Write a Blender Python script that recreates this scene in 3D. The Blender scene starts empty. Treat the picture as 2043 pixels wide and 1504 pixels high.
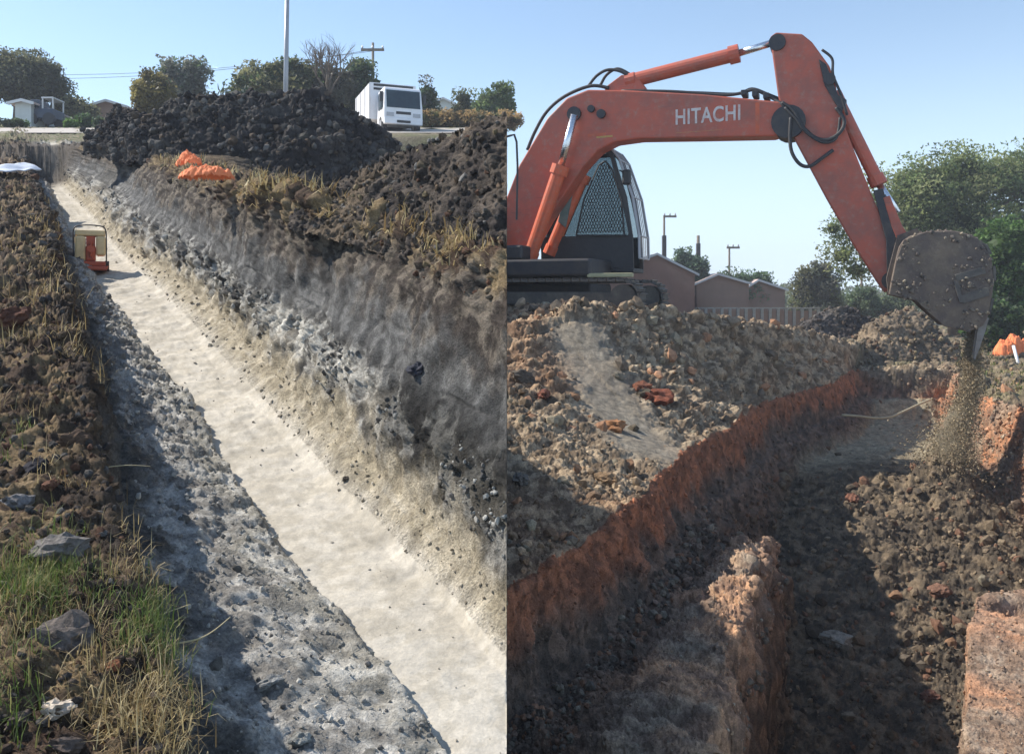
import bpy, bmesh, math, random
import numpy as np
from mathutils import Vector, Matrix

R = math.radians
rng = np.random.default_rng(7)
random.seed(7)
scene = bpy.context.scene
COL = scene.collection

# ------------------------------------------------------------------ camera, sky, sun, exposure
F = 1700.0            # focal length in pixels of the 2043 px wide picture
CX, CY = 1021.5, 590  # principal point: level camera, horizon line at row 590
cam_d = bpy.data.cameras.new('camera')
cam = bpy.data.objects.new('camera', cam_d)
COL.objects.link(cam)
cam.location = (0, 0, 0)
cam.rotation_euler = (R(90), 0, 0)
cam_d.sensor_width = 36
cam_d.lens = 36 * F / 2043
cam_d.shift_y = -(752 - CY) / 2043
cam_d.clip_start = 0.1
cam_d.clip_end = 3000
scene.camera = cam

SUN_EL, SUN_AZ = 42.0, (-0.92, 0.36)
world = bpy.data.worlds.new('World')
scene.world = world
world.use_nodes = True
wn = world.node_tree
bg = wn.nodes['Background']
sky = wn.nodes.new('ShaderNodeTexSky')
sky.sky_type = 'NISHITA'
sky.sun_disc = False
sky.sun_elevation = R(SUN_EL)
sky.sun_rotation = math.atan2(SUN_AZ[0], SUN_AZ[1])
sky.altitude = 300
sky.air_density = 1.15
sky.dust_density = 0.15
sky.ozone_density = 2.5
# pale band of dusty air low in the sky, the same all the way round
wtc = wn.nodes.new('ShaderNodeTexCoord'); wsp = wn.nodes.new('ShaderNodeSeparateXYZ')
wmr = wn.nodes.new('ShaderNodeMapRange'); wmr.interpolation_type = 'SMOOTHERSTEP'
wmr.inputs[1].default_value = -0.06; wmr.inputs[2].default_value = 0.36
wmr.inputs[3].default_value = 0.90; wmr.inputs[4].default_value = 0.10
wmx = wn.nodes.new('ShaderNodeMix'); wmx.data_type = 'RGBA'
wmx.inputs[7].default_value = (4.7, 6.0, 7.3, 1)
wn.links.new(wtc.outputs['Generated'], wsp.inputs[0]); wn.links.new(wsp.outputs['Z'], wmr.inputs[0])
wn.links.new(wmr.outputs[0], wmx.inputs[0]); wn.links.new(sky.outputs[0], wmx.inputs[6])
wn.links.new(wmx.outputs[2], bg.inputs[0])
bg.inputs[1].default_value = 0.118
sl = bpy.data.lights.new('sun', 'SUN')
sun = bpy.data.objects.new('sun', sl)
COL.objects.link(sun)
sl.energy = 5.0
sl.angle = R(0.6)
sl.color = (1.0, 0.94, 0.84)
ce = math.cos(R(SUN_EL))
hn = math.hypot(*SUN_AZ)
sdir = Vector((SUN_AZ[0] / hn * ce, SUN_AZ[1] / hn * ce, math.sin(R(SUN_EL))))
sun.rotation_euler = sdir.to_track_quat('Z', 'Y').to_euler()
sun.location = (-20, 10, 30)
scene.view_settings.view_transform = 'Standard'
scene.view_settings.look = 'None'
scene.view_settings.exposure = 0.62
scene.view_settings.gamma = 1.0
scene.view_settings.use_curve_mapping = False
scene.cycles.max_bounces = 6

# ------------------------------------------------------------------ numeric helpers
def P(px, py, Y):
    """point at distance Y seen at photo pixel (px, py)"""
    return ((px - CX) * Y / F, Y, -(py - CY) * Y / F)

def G(px, py, h):
    """plan point on level ground h metres below the eye"""
    Y = F * h / (py - CY)
    return ((px - CX) * Y / F, Y)

def sst(a, b, x):
    t = np.clip((x - a) / (b - a), 0, 1)
    return t * t * (3 - 2 * t)

def _hash(ix, iy, iz, seed):
    h = (ix.astype(np.uint32) * np.uint32(374761393) + iy.astype(np.uint32) * np.uint32(668265263)
         + iz.astype(np.uint32) * np.uint32(2246822519) + np.uint32(seed * 3266489917 & 0xffffffff))
    h = (h ^ (h >> np.uint32(13))) * np.uint32(1274126177)
    return h ^ (h >> np.uint32(16))

def perlin(x, y, z, seed=0):
    x = np.asarray(x, np.float32); y = np.asarray(y, np.float32); z = np.asarray(z, np.float32)
    xf, yf, zf = np.floor(x), np.floor(y), np.floor(z)
    ix, iy, iz = xf.astype(np.int64), yf.astype(np.int64), zf.astype(np.int64)
    fx, fy, fz = x - xf, y - yf, z - zf
    u, v, w = [f * f * f * (f * (f * 6 - 15) + 10) for f in (fx, fy, fz)]
    def g(dx, dy, dz):
        h = _hash(ix + dx, iy + dy, iz + dz, seed)
        gx = (h & np.uint32(1023)).astype(np.float32) / 511.5 - 1
        gy = ((h >> np.uint32(10)) & np.uint32(1023)).astype(np.float32) / 511.5 - 1
        gz = ((h >> np.uint32(20)) & np.uint32(1023)).astype(np.float32) / 511.5 - 1
        return gx * (fx - dx) + gy * (fy - dy) + gz * (fz - dz)
    x00 = g(0, 0, 0) * (1 - u) + g(1, 0, 0) * u
    x10 = g(0, 1, 0) * (1 - u) + g(1, 1, 0) * u
    x01 = g(0, 0, 1) * (1 - u) + g(1, 0, 1) * u
    x11 = g(0, 1, 1) * (1 - u) + g(1, 1, 1) * u
    return ((x00 * (1 - v) + x10 * v) * (1 - w) + (x01 * (1 - v) + x11 * v) * w)

def fbm(p, freq, octs=3, seed=0, gain=0.5, lumpy=False):
    o = 0; a = 1.0; t = 0
    for k in range(octs):
        n = perlin(p[..., 0] * freq, p[..., 1] * freq, p[..., 2] * freq, seed + k * 17)
        o = o + a * (np.abs(n) * 2 if lumpy else n); t += a
        a *= gain; freq *= 2.03
    return o / t

def sd_line(X, Y, pts):
    """signed distance to an open polyline, positive to its right; also the nearest position along it"""
    pts = np.asarray(pts, float)
    best = np.full(X.shape, 1e9); sg = np.ones(X.shape); par = np.zeros(X.shape)
    for i in range(len(pts) - 1):
        a, b = pts[i], pts[i + 1]
        d = b - a; L2 = d @ d
        t = ((X - a[0]) * d[0] + (Y - a[1]) * d[1]) / L2
        lo = -1e9 if i == 0 else 0; hi = 1e9 if i == len(pts) - 2 else 1
        tc = np.clip(t, lo, hi)
        qx = X - a[0] - tc * d[0]; qy = Y - a[1] - tc * d[1]
        dist = np.hypot(qx, qy)
        cr = np.where(d[0] * qy - d[1] * qx < 0, 1.0, -1.0)
        m = dist < best
        best = np.where(m, dist, best); sg = np.where(m, cr, sg); par = np.where(m, i + tc, par)
    return best * sg, par

# ------------------------------------------------------------------ objects and tags
def tag(o, label=None, cat=None, group=None, kind=None):
    if label: o['label'] = label
    if cat: o['category'] = cat
    if group: o['group'] = group
    if kind: o['kind'] = kind
    return o

def thing(name, label, cat, loc=(0, 0, 0), rz=0, group=None):
    o = bpy.data.objects.new(name, None)
    o.empty_display_size = 0.2
    COL.objects.link(o)
    o.location = loc; o.rotation_euler = (0, 0, rz)
    return tag(o, label, cat, group)

def np_mesh(name, V, faces, mat, col=None, smooth=True, parent=None):
    """mesh from arrays; faces is an (n,3) or (n,4) array, or a list of such arrays"""
    me = bpy.data.meshes.new(name)
    V = np.asarray(V, np.float32).reshape(-1, 3)
    fl = faces if isinstance(faces, list) else [faces]
    fl = [np.asarray(f, np.int32) for f in fl if len(f)]
    loops = np.concatenate([f.ravel() for f in fl])
    tot = np.concatenate([np.full(len(f), f.shape[1], np.int32) for f in fl])
    start = np.concatenate([[0], np.cumsum(tot)[:-1]]).astype(np.int32)
    me.vertices.add(len(V)); me.vertices.foreach_set('co', V.ravel())
    me.loops.add(len(loops)); me.loops.foreach_set('vertex_index', loops)
    me.polygons.add(len(tot)); me.polygons.foreach_set('loop_start', start)
    me.polygons.foreach_set('loop_total', tot)
    me.polygons.foreach_set('use_smooth', np.full(len(tot), smooth))
    if col is not None:
        at = me.attributes.new('Col', 'FLOAT_COLOR', 'POINT')
        c4 = np.ones((len(V), 4), np.float32); col = np.asarray(col, np.float32); w_ = col.shape[-1]; c4[:, :w_] = col.reshape(-1, w_)
        at.data.foreach_set('color', c4.ravel())
    me.update(calc_edges=True)
    me.validate()
    o = bpy.data.objects.new(name, me)
    COL.objects.link(o)
    if mat: me.materials.append(mat)
    if parent: o.parent = parent
    return o

def grid_faces(nr, nc):
    i = np.arange(nr * nc).reshape(nr, nc)
    return np.stack([i[:-1, :-1], i[:-1, 1:], i[1:, 1:], i[1:, :-1]], -1).reshape(-1, 4)

def grid_normals(Pg):
    du = np.gradient(Pg, axis=1); dv = np.gradient(Pg, axis=0)
    n = np.cross(du, dv)
    return n / np.maximum(np.linalg.norm(n, axis=-1, keepdims=True), 1e-9)

def bm_obj(name, bm, mat, parent=None, smooth=False):
    me = bpy.data.meshes.new(name)
    bm.normal_update()
    bm.to_mesh(me); bm.free()
    o = bpy.data.objects.new(name, me)
    COL.objects.link(o)
    for m in (mat if isinstance(mat, (list, tuple)) else [mat]):
        me.materials.append(m)
    if smooth:
        me.polygons.foreach_set('use_smooth', [True] * len(me.polygons))
    if parent: o.parent = parent
    return o

def bevel(bm, w, seg=2):
    if w > 0:
        bmesh.ops.bevel(bm, geom=bm.edges[:], offset=w, segments=seg, profile=0.5, affect='EDGES', clamp_overlap=True)

def box(bm, x0, x1, y0, y1, z0, z1, bv=0.0):
    b = bm if bv == 0 else bmesh.new()
    vs = [b.verts.new((x, y, z)) for x in (x0, x1) for y in (y0, y1) for z in (z0, z1)]
    for f in ((0, 1, 3, 2), (4, 6, 7, 5), (0, 4, 5, 1), (2, 3, 7, 6), (0, 2, 6, 4), (1, 5, 7, 3)):
        b.faces.new([vs[i] for i in f])
    if bv:
        bmesh.ops.recalc_face_normals(b, faces=b.faces[:])
        bevel(b, bv)
        merge(bm, b)
    return bm

def merge(bm, b):
    mp = {}
    for v in b.verts: mp[v] = bm.verts.new(v.co)
    for f in b.faces:
        try: bm.faces.new([mp[v] for v in f.verts])
        except ValueError: pass
    b.free()

def prism(bm, poly, y0, y1, bv=0.0):
    """polygon in (x, z) extruded along y"""
    b = bmesh.new()
    A = [b.verts.new((x, y0, z)) for x, z in poly]
    B = [b.verts.new((x, y1, z)) for x, z in poly]
    b.faces.new(A); b.faces.new(B[::-1])
    n = len(poly)
    for i in range(n):
        b.faces.new((A[i], B[i], B[(i + 1) % n], A[(i + 1) % n]))
    bmesh.ops.recalc_face_normals(b, faces=b.faces[:])
    bevel(b, bv)
    merge(bm, b)
    return bm

def tube(bm, pts, rad, seg=8, cap=True):
    pts = [Vector(p) for p in pts]
    rads = rad if isinstance(rad, (list, tuple)) else [rad] * len(pts)
    rings = []; prev = None
    for i, p in enumerate(pts):
        d = (pts[min(i + 1, len(pts) - 1)] - pts[max(i - 1, 0)])
        d = d.normalized() if d.length > 1e-9 else Vector((0, 0, 1))
        ref = prev if prev is not None else (Vector((0, 0, 1)) if abs(d.z) < 0.9 else Vector((1, 0, 0)))
        a = (ref - d * ref.dot(d))
        a = a.normalized() if a.length > 1e-6 else d.orthogonal().normalized()
        prev = a
        b = d.cross(a)
        rings.append([bm.verts.new(p + (a * math.cos(2 * math.pi * k / seg) + b * math.sin(2 * math.pi * k / seg)) * rads[i]) for k in range(seg)])
    for r0, r1 in zip(rings, rings[1:]):
        for k in range(seg):
            bm.faces.new((r0[k], r0[(k + 1) % seg], r1[(k + 1) % seg], r1[k]))
    if cap:
        bm.faces.new(rings[0][::-1]); bm.faces.new(rings[-1])
    return bm

def smooth_pts(pts, n=6):
    """Catmull-Rom through points"""
    pts = [Vector(p) for p in pts]
    q = [pts[0]] + pts + [pts[-1]]
    out = []
    for i in range(1, len(q) - 2):
        for k in range(n):
            t = k / n
            a, b, c, d = q[i - 1], q[i], q[i + 1], q[i + 2]
            out.append(0.5 * ((2 * b) + (c - a) * t + (2 * a - 5 * b + 4 * c - d) * t * t + (3 * b - a - 3 * c + d) * t ** 3))
    out.append(pts[-1])
    return out

# ------------------------------------------------------------------ materials
def nodes(name):
    m = bpy.data.materials.new(name); m.use_nodes = True
    nt = m.node_tree
    return m, nt, nt.nodes['Principled BSDF']

def N(nt, t, **kw):
    n = nt.nodes.new(t)
    for k, v in kw.items():
        if k in n.inputs: n.inputs[k].default_value = v
        else: setattr(n, k, v)
    return n

def soil_mat(name, s1=9, s2=70, bump=0.8, dist=0.025, lo=0.55, hi=1.42):
    m, nt, b = nodes(name)
    at = N(nt, 'ShaderNodeAttribute', attribute_name='Col')
    tc = N(nt, 'ShaderNodeTexCoord')
    n1 = N(nt, 'ShaderNodeTexNoise', Scale=s1, Detail=6.0, Roughness=0.65)
    n2 = N(nt, 'ShaderNodeTexNoise', Scale=s2, Detail=5.0, Roughness=0.7)
    for n in (n1, n2): nt.links.new(tc.outputs['Object'], n.inputs['Vector'])
    mr1 = N(nt, 'ShaderNodeMapRange'); mr2 = N(nt, 'ShaderNodeMapRange')
    for mr, a, c in ((mr1, lo, hi), (mr2, lo, hi)):
        mr.inputs[1].default_value = 0.3; mr.inputs[2].default_value = 0.7
        mr.inputs[3].default_value = a; mr.inputs[4].default_value = c
    nt.links.new(n1.outputs[0], mr1.inputs[0]); nt.links.new(n2.outputs[0], mr2.inputs[0])
    mu = N(nt, 'ShaderNodeMath', operation='MULTIPLY')
    nt.links.new(mr1.outputs[0], mu.inputs[0]); nt.links.new(mr2.outputs[0], mu.inputs[1])
    gr = N(nt, 'ShaderNodeMapRange')            # grain strength is kept in the alpha of the colour
    gr.inputs[3].default_value = 1.0
    nt.links.new(at.outputs['Alpha'], gr.inputs[0]); nt.links.new(mu.outputs[0], gr.inputs[4])
    vm = N(nt, 'ShaderNodeVectorMath', operation='SCALE')
    nt.links.new(at.outputs['Color'], vm.inputs[0]); nt.links.new(gr.outputs[0], vm.inputs['Scale'])
    nt.links.new(vm.outputs[0], b.inputs['Base Color'])
    b.inputs['Roughness'].default_value = 0.95
    b.inputs['Specular IOR Level'].default_value = 0.15
    bp = N(nt, 'ShaderNodeBump', Strength=bump, Distance=dist)
    ad = N(nt, 'ShaderNodeMath', operation='ADD')
    nt.links.new(n1.outputs[0], ad.inputs[0]); nt.links.new(n2.outputs[0], ad.inputs[1])
    bs = N(nt, 'ShaderNodeMath', operation='MULTIPLY'); bs.inputs[1].default_value = bump
    nt.links.new(at.outputs['Alpha'], bs.inputs[0]); nt.links.new(bs.outputs[0], bp.inputs['Strength'])
    nt.links.new(ad.outputs[0], bp.inputs['Height'])
    nt.links.new(bp.outputs[0], b.inputs['Normal'])
    return m

def col_mat(name, rough=0.8, trans=0.0):
    m, nt, b = nodes(name)
    at = N(nt, 'ShaderNodeAttribute', attribute_name='Col')
    nt.links.new(at.outputs['Color'], b.inputs['Base Color'])
    b.inputs['Roughness'].default_value = rough
    b.inputs['Specular IOR Level'].default_value = 0.2
    if trans:
        tr = N(nt, 'ShaderNodeBsdfTranslucent'); mx = N(nt, 'ShaderNodeMixShader'); mx.inputs[0].default_value = trans
        nt.links.new(at.outputs['Color'], tr.inputs[0])
        nt.links.new(b.outputs[0], mx.inputs[1]); nt.links.new(tr.outputs[0], mx.inputs[2])
        nt.links.new(mx.outputs[0], nt.nodes['Material Output'].inputs[0])
    return m

def worn(name, base, dirt=(0.12, 0.09, 0.07), amt=0.4, rough=0.5, metal=0.0, scale=3.0, bump=0.05, dust=None, scratch=0.0):
    m, nt, b = nodes(name)
    tc = N(nt, 'ShaderNodeTexCoord')
    n1 = N(nt, 'ShaderNodeTexNoise', Scale=scale, Detail=8.0, Roughness=0.7)
    n2 = N(nt, 'ShaderNodeTexNoise', Scale=scale * 9, Detail=4.0)
    nt.links.new(tc.outputs['Object'], n1.inputs['Vector']); nt.links.new(tc.outputs['Object'], n2.inputs['Vector'])
    mr = N(nt, 'ShaderNodeMapRange')
    mr.inputs[1].default_value = 0.42; mr.inputs[2].default_value = 0.75; mr.inputs[4].default_value = amt
    nt.links.new(n1.outputs[0], mr.inputs[0])
    mx = N(nt, 'ShaderNodeMix', data_type='RGBA')
    mx.inputs[6].default_value = (*base, 1); mx.inputs[7].default_value = (*dirt, 1)
    nt.links.new(mr.outputs[0], mx.inputs[0])
    outc = mx.outputs[2]
    if dust:                                     # dried splashes and dust in small patches
        n3 = N(nt, 'ShaderNodeTexNoise', Scale=scale * 5, Detail=9.0, Roughness=0.75)
        nt.links.new(tc.outputs['Object'], n3.inputs['Vector'])
        m3 = N(nt, 'ShaderNodeMapRange'); m3.inputs[1].default_value = .52; m3.inputs[2].default_value = .70; m3.inputs[4].default_value = .65
        nt.links.new(n3.outputs[0], m3.inputs[0])
        x3 = N(nt, 'ShaderNodeMix', data_type='RGBA'); x3.inputs[7].default_value = (*dust, 1)
        nt.links.new(m3.outputs[0], x3.inputs[0]); nt.links.new(outc, x3.inputs[6]); outc = x3.outputs[2]
    if scratch:                                  # long thin rubbed lines
        mp = N(nt, 'ShaderNodeMapping'); mp.inputs['Scale'].default_value = (.5, 3, 9); mp.inputs['Rotation'].default_value = (0, .35, 0)
        n4 = N(nt, 'ShaderNodeTexNoise', Scale=3.0, Detail=7.0, Roughness=0.8)
        nt.links.new(tc.outputs['Object'], mp.inputs[0]); nt.links.new(mp.outputs[0], n4.inputs['Vector'])
        m4 = N(nt, 'ShaderNodeMapRange'); m4.inputs[1].default_value = .60; m4.inputs[2].default_value = .68; m4.inputs[4].default_value = scratch
        nt.links.new(n4.outputs[0], m4.inputs[0])
        x4 = N(nt, 'ShaderNodeMix', data_type='RGBA'); x4.inputs[7].default_value = (.10, .06, .05, 1)
        nt.links.new(m4.outputs[0], x4.inputs[0]); nt.links.new(outc, x4.inputs[6]); outc = x4.outputs[2]
    nt.links.new(outc, b.inputs['Base Color'])
    r2 = N(nt, 'ShaderNodeMapRange'); r2.inputs[3].default_value = max(rough - .12, .05); r2.inputs[4].default_value = min(rough + .25, 1)
    nt.links.new(n2.outputs[0], r2.inputs[0]); nt.links.new(r2.outputs[0], b.inputs['Roughness'])
    b.inputs['Metallic'].default_value = metal
    bp = N(nt, 'ShaderNodeBump', Strength=0.3, Distance=bump)
    nt.links.new(n1.outputs[0], bp.inputs['Height']); nt.links.new(bp.outputs[0], b.inputs['Normal'])
    return m

def glass_mat(name, tint, alpha_rough=0.05):
    m, nt, b = nodes(name)
    b.inputs['Base Color'].default_value = (*tint, 1)
    b.inputs['Roughness'].default_value = alpha_rough
    b.inputs['Specular IOR Level'].default_value = 0.7
    tr = N(nt, 'ShaderNodeBsdfTransparent'); tr.inputs[0].default_value = (0.74, 0.80, 0.82, 1)
    mx = N(nt, 'ShaderNodeMixShader'); mx.inputs[0].default_value = 0.25
    nt.links.new(tr.outputs[0], mx.inputs[1]); nt.links.new(b.outputs[0], mx.inputs[2])
    nt.links.new(mx.outputs[0], nt.nodes['Material Output'].inputs[0])
    return m

SOIL = soil_mat('soil')
SOILF = soil_mat('compacted_soil', s1=6, s2=45, bump=0.35, dist=0.012, lo=0.85, hi=1.13)
CLOD = soil_mat('clod_soil', s1=14, s2=60, bump=0.8, dist=0.02, lo=0.7, hi=1.3)
LEAF = col_mat('leaf', 0.55, 0.5)
BLADE = col_mat('grass_blade', 0.6, 0.3)
BARK = worn('bark', (0.13, 0.10, 0.075), (0.05, 0.04, 0.03), 0.8, 0.9, scale=12)
ORANGE = worn('orange_paint', (0.47, 0.092, 0.048), (0.20, 0.085, 0.065), 0.95, 0.40, scale=1.3, bump=0.01, dust=(.34, .20, .15), scratch=.7)
ORANGE2 = worn('bright_orange_paint', (0.60, 0.10, 0.03), (0.22, 0.08, 0.05), 0.7, 0.4, scale=2, bump=0.01, dust=(.36, .2, .13), scratch=.5)
DARKM = worn('dark_steel', (0.035, 0.035, 0.042), (0.10, 0.08, 0.06), 0.6, 0.5, 0.3, scale=4, bump=0.01)
MUD = worn('muddy_steel', (0.115, 0.09, 0.078), (0.22, 0.165, 0.115), 1.0, 0.9, 0.0, scale=2.2, bump=0.14, dust=(.27, .215, .155), scratch=.6)
TRACKM = worn('track_steel', (0.10, 0.092, 0.085), (0.22, 0.19, 0.15), 0.9, 0.75, 0.2, scale=5, bump=0.02)
CHROME = worn('chrome_rod', (0.75, 0.76, 0.78), (0.4, 0.4, 0.4), 0.3, 0.18, 1.0)
RUBBER = worn('rubber_hose', (0.022, 0.022, 0.026), (0.07, 0.06, 0.05), 0.5, 0.6)
WHITE = worn('white_paint', (0.78, 0.78, 0.80), (0.45, 0.42, 0.38), 0.35, 0.35, scale=2, bump=0.004)
LETTER = worn('letter_white', (0.60, 0.55, 0.53), (0.42, 0.16, 0.11), 0.85, 0.5, scale=8, bump=0.001)
GLASS = glass_mat('cab_glass', (0.03, 0.04, 0.05))
WGLASS = worn('windscreen_glass', (0.02, 0.035, 0.05), (0.05, 0.09, 0.10), 0.6, 0.08, scale=1.2, bump=0.001)
BLACKP = worn('black_plastic', (0.025, 0.025, 0.028), (0.06, 0.055, 0.05), 0.5, 0.5)
GREY = worn('grey_metal', (0.42, 0.42, 0.44), (0.25, 0.24, 0.23), 0.5, 0.45, 0.4)
CREAM = worn('cream_paint', (0.78, 0.58, 0.30), (0.42, 0.26, 0.12), 0.5, 0.5, scale=6, bump=0.004)
REDP = worn('red_paint', (0.55, 0.09, 0.03), (0.16, 0.06, 0.04), 0.5, 0.45, scale=8, bump=0.004)
NET = worn('orange_netting', (0.85, 0.24, 0.09), (0.70, 0.17, 0.06), 0.8, 0.8, scale=6, bump=0.03)
ROPE = worn('rope_fibre', (0.45, 0.40, 0.26), (0.25, 0.22, 0.16), 0.6, 0.9)
WOOD = worn('pole_wood', (0.20, 0.165, 0.13), (0.09, 0.075, 0.06), 0.8, 0.85, scale=8)
CONC = worn('concrete', (0.38, 0.36, 0.33), (0.22, 0.2, 0.17), 0.7, 0.9, scale=4)
ROAD = worn('gravel_road', (0.42, 0.38, 0.34), (0.30, 0.26, 0.22), 0.8, 0.95, scale=1.2)
TARP = worn('pale_sheet', (0.62, 0.66, 0.74), (0.40, 0.42, 0.46), 0.5, 0.5, scale=5)
BROWNW = worn('brown_render', (0.36, 0.20, 0.145), (0.26, 0.15, 0.11), 0.8, 0.9, scale=1.0)
BROWNW2 = worn('grey_brown_render', (0.30, 0.19, 0.14), (0.22, 0.15, 0.115), 0.8, 0.9, scale=1.0)
ROOFM = worn('pink_tin_roof', (0.52, 0.40, 0.36), (0.36, 0.28, 0.25), 0.6, 0.6)
TRIM = worn('pale_trim', (0.68, 0.67, 0.66), (0.5, 0.48, 0.45), 0.4, 0.6)
WHITEW = worn('white_wall', (0.60, 0.62, 0.60), (0.4, 0.42, 0.38), 0.6, 0.85, scale=1.0)
BLUED = worn('dark_blue_paint', (0.03, 0.05, 0.09), (0.07, 0.07, 0.08), 0.4, 0.35)

# ------------------------------------------------------------------ scattering of clods over built soil
def ico(sub):
    bm = bmesh.new(); bmesh.ops.create_icosphere(bm, subdivisions=sub, radius=1.0)
    V = np.array([v.co[:] for v in bm.verts], np.float32)
    Fc = np.array([[v.index for v in f.verts] for f in bm.faces], np.int32)
    bm.free(); return V, Fc

ICO1, ICOF1 = ico(1)
ICO2, ICOF2 = ico(2)
ICO3, ICOF3 = ico(3)

def clod_variants(V, n, seed, amp=0.55):
    out = []
    for k in range(n):
        r = np.random.default_rng(seed + k)
        d = 1 + amp * fbm(V * 1.0, 1.3, 2, seed + k * 7)[:, None] * 1.6 + r.normal(0, 0.10, (len(V), 1))
        w = V * d
        for _ in range(3):                         # knock flat facets off the clod
            ax = r.normal(size=3); ax /= np.linalg.norm(ax)
            lim = r.uniform(0.5, 0.8)
            t = w @ ax
            w = w - np.maximum(t - lim, 0)[:, None] * ax * 0.85
        out.append((w * np.array([1, r.uniform(.65, 1), r.uniform(.55, .85)])).astype(np.float32))
    return out

CL1 = clod_variants(ICO1, 12, 100)
CL2 = clod_variants(ICO2, 10, 300)
TETV = np.array([(1, 1, 1), (1, -1, -1), (-1, 1, -1), (-1, -1, 1)], np.float32) * .7
TETF = np.array([(0, 1, 2), (0, 3, 1), (0, 2, 3), (1, 3, 2)], np.int32)
TET = [TETV * np.array(q, np.float32) for q in ((1, 1, 1), (1.5, .8, .7), (.7, 1.2, 1), (1, .6, 1.3))]

def rot_mats(n, r):
    q = r.normal(size=(n, 4)); q /= np.linalg.norm(q, axis=1, keepdims=True)
    w, x, y, z = q.T
    return np.stack([np.stack([1 - 2 * (y * y + z * z), 2 * (x * y - z * w), 2 * (x * z + y * w)], -1),
                     np.stack([2 * (x * y + z * w), 1 - 2 * (x * x + z * z), 2 * (y * z - x * w)], -1),
                     np.stack([2 * (x * z - y * w), 2 * (y * z + x * w), 1 - 2 * (x * x + y * y)], -1)], 1)

def scatter_clods(name, pos, col, sizes, mat, seed, fine=False, parent=None, tiny=False):
    """many small clods joined into one mesh"""
    r = np.random.default_rng(seed)
    var, fc = (TET, TETF) if tiny else (CL2, ICOF2) if fine else (CL1, ICOF1)
    n = len(pos); k = r.integers(0, len(var), n)
    base = np.stack(var)[k]
    Rm = rot_mats(n, r)
    W = np.einsum('nij,nvj->nvi', Rm, base) * sizes[:, None, None] + pos[:, None, :]
    nv = base.shape[1]
    Fa = (fc[None] + (np.arange(n) * nv)[:, None, None]).reshape(-1, 3)
    C = np.repeat(col[:, None, :], nv, 1)
    o = np_mesh(name, W.reshape(-1, 3), Fa, mat, C.reshape(-1, 3), smooth=False, parent=parent)
    tag(o, kind='stuff')
    return o

def pick(Pv, wt, n, r):
    p = np.maximum(wt.ravel(), 0); p = p / p.sum()
    return r.choice(len(p), n, p=p)

# ------------------------------------------------------------------ LEFT GROUND: hillside with the pale trench
# local coordinate s runs across the trench, Y is distance; ground plane rises 0.2 m per metre
SLOPE, VPX, VPY = 0.2, 90.0, 250.0
def line(pts):
    a = []
    h = None
    for p in pts:
        h = p[2] if len(p) > 2 else h
        Y = F * h / (p[1] - VPY)
        a.append((Y, (p[0] - VPX) * Y / F))
    a.sort()
    a = np.array(a)
    return a[:, 0], a[:, 1]

def tab(Yt, St): return np.array(Yt, float), np.array(St, float)

lip_l = line([(345, 1504, 1.43), (332, 1400), (325, 1320), (260, 1200), (225, 1080), (200, 930), (180, 800), (150, 690), (130, 600), (100, 480, 1.4), (75, 380, 1.2), (45, 312, .95)])
edge_l = line([(870, 1490, 2.2), (780, 1370), (690, 1230), (640, 1190), (560, 1090), (480, 980), (430, 900), (400, 840), (350, 780), (300, 720), (260, 650), (215, 600), (185, 550), (140, 450, 1.95), (103, 372, 1.6)])
edge_r = line([(990, 1330, 2.2), (930, 1260), (870, 1190), (800, 1130), (730, 1050), (650, 980), (590, 900), (500, 800), (430, 730), (370, 660), (310, 590), (255, 530, 2.2), (190, 440, 1.95), (112, 366, 1.6)])
berm_r = line([(990, 1190, 2.05), (900, 1090), (800, 990), (700, 890), (600, 800), (500, 690), (420, 610), (330, 540, 2.05), (240, 460, 1.85), (180, 400, 1.7), (120, 352, 1.5)])
lip_r = line([(990, 500, .68), (800, 445), (700, 420), (600, 405), (500, 375), (400, 345), (300, 312, .68), (200, 292, .66), (120, 290, .6)])
A = lambda t, Y: np.interp(Y, t[0], t[1])

def ground_far(Y):
    return np.interp(Y, [0, 18, 27, 34, 38, 44, 55, 80], [.65, .65, .6, .42, .38, .26, .065, -.14])

def left_lines(Y):
    """control lines across the trench: (s, h) at every distance Y"""
    lipl = A(lip_l, Y); el = A(edge_l, Y); er = A(edge_r, Y); br = A(berm_r, Y); lr = A(lip_r, Y)
    br = np.maximum(br, er + 0.06); lr = np.maximum(lr, br + 0.25)
    foot = np.interp(Y, [1.9, 3.25, 7.1, 13, 24], [.45, .42, .42, .29, -.3]); foot = np.minimum(np.maximum(foot, lipl + .08), el - .12)
    mid = np.interp(Y, [1.9, 3.25, 4.55, 7.1, 13, 24], [.80, .76, .72, .65, .46, -.05]); mid = np.minimum(np.maximum(mid, foot + .08), el - .06)
    hf = np.interp(Y, [0, 14, 24.7], [2.2, 2.2, 1.62]); k = hf / 2.2
    hl = np.interp(Y, [0, 9, 15, 24], [1.43, 1.42, 1.2, .95])
    hr = np.interp(Y, [0, 18, 27], [.68, .68, .6])
    S = [lipl - 9, lipl - .9, lipl - .2, lipl, foot, mid, el - .035, el, er, br, br + (lr - br) * .20, br + (lr - br) * .47, br + (lr - br) * .68, lr, lr + .12, lr + .5, np.maximum(lr + 9, .56 * Y)]
    H = [hl * .9, hl * .95, hl * .985, hl, 1.88 * k, 2.0 * k, 2.13 * k, hf, hf, 2.05 * k, np.minimum(1.68 * k, 1.68), 1.40 * k, .98 * k, hr, hr - .02, hr - .03, ground_far(Y)]
    return S, H

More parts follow.
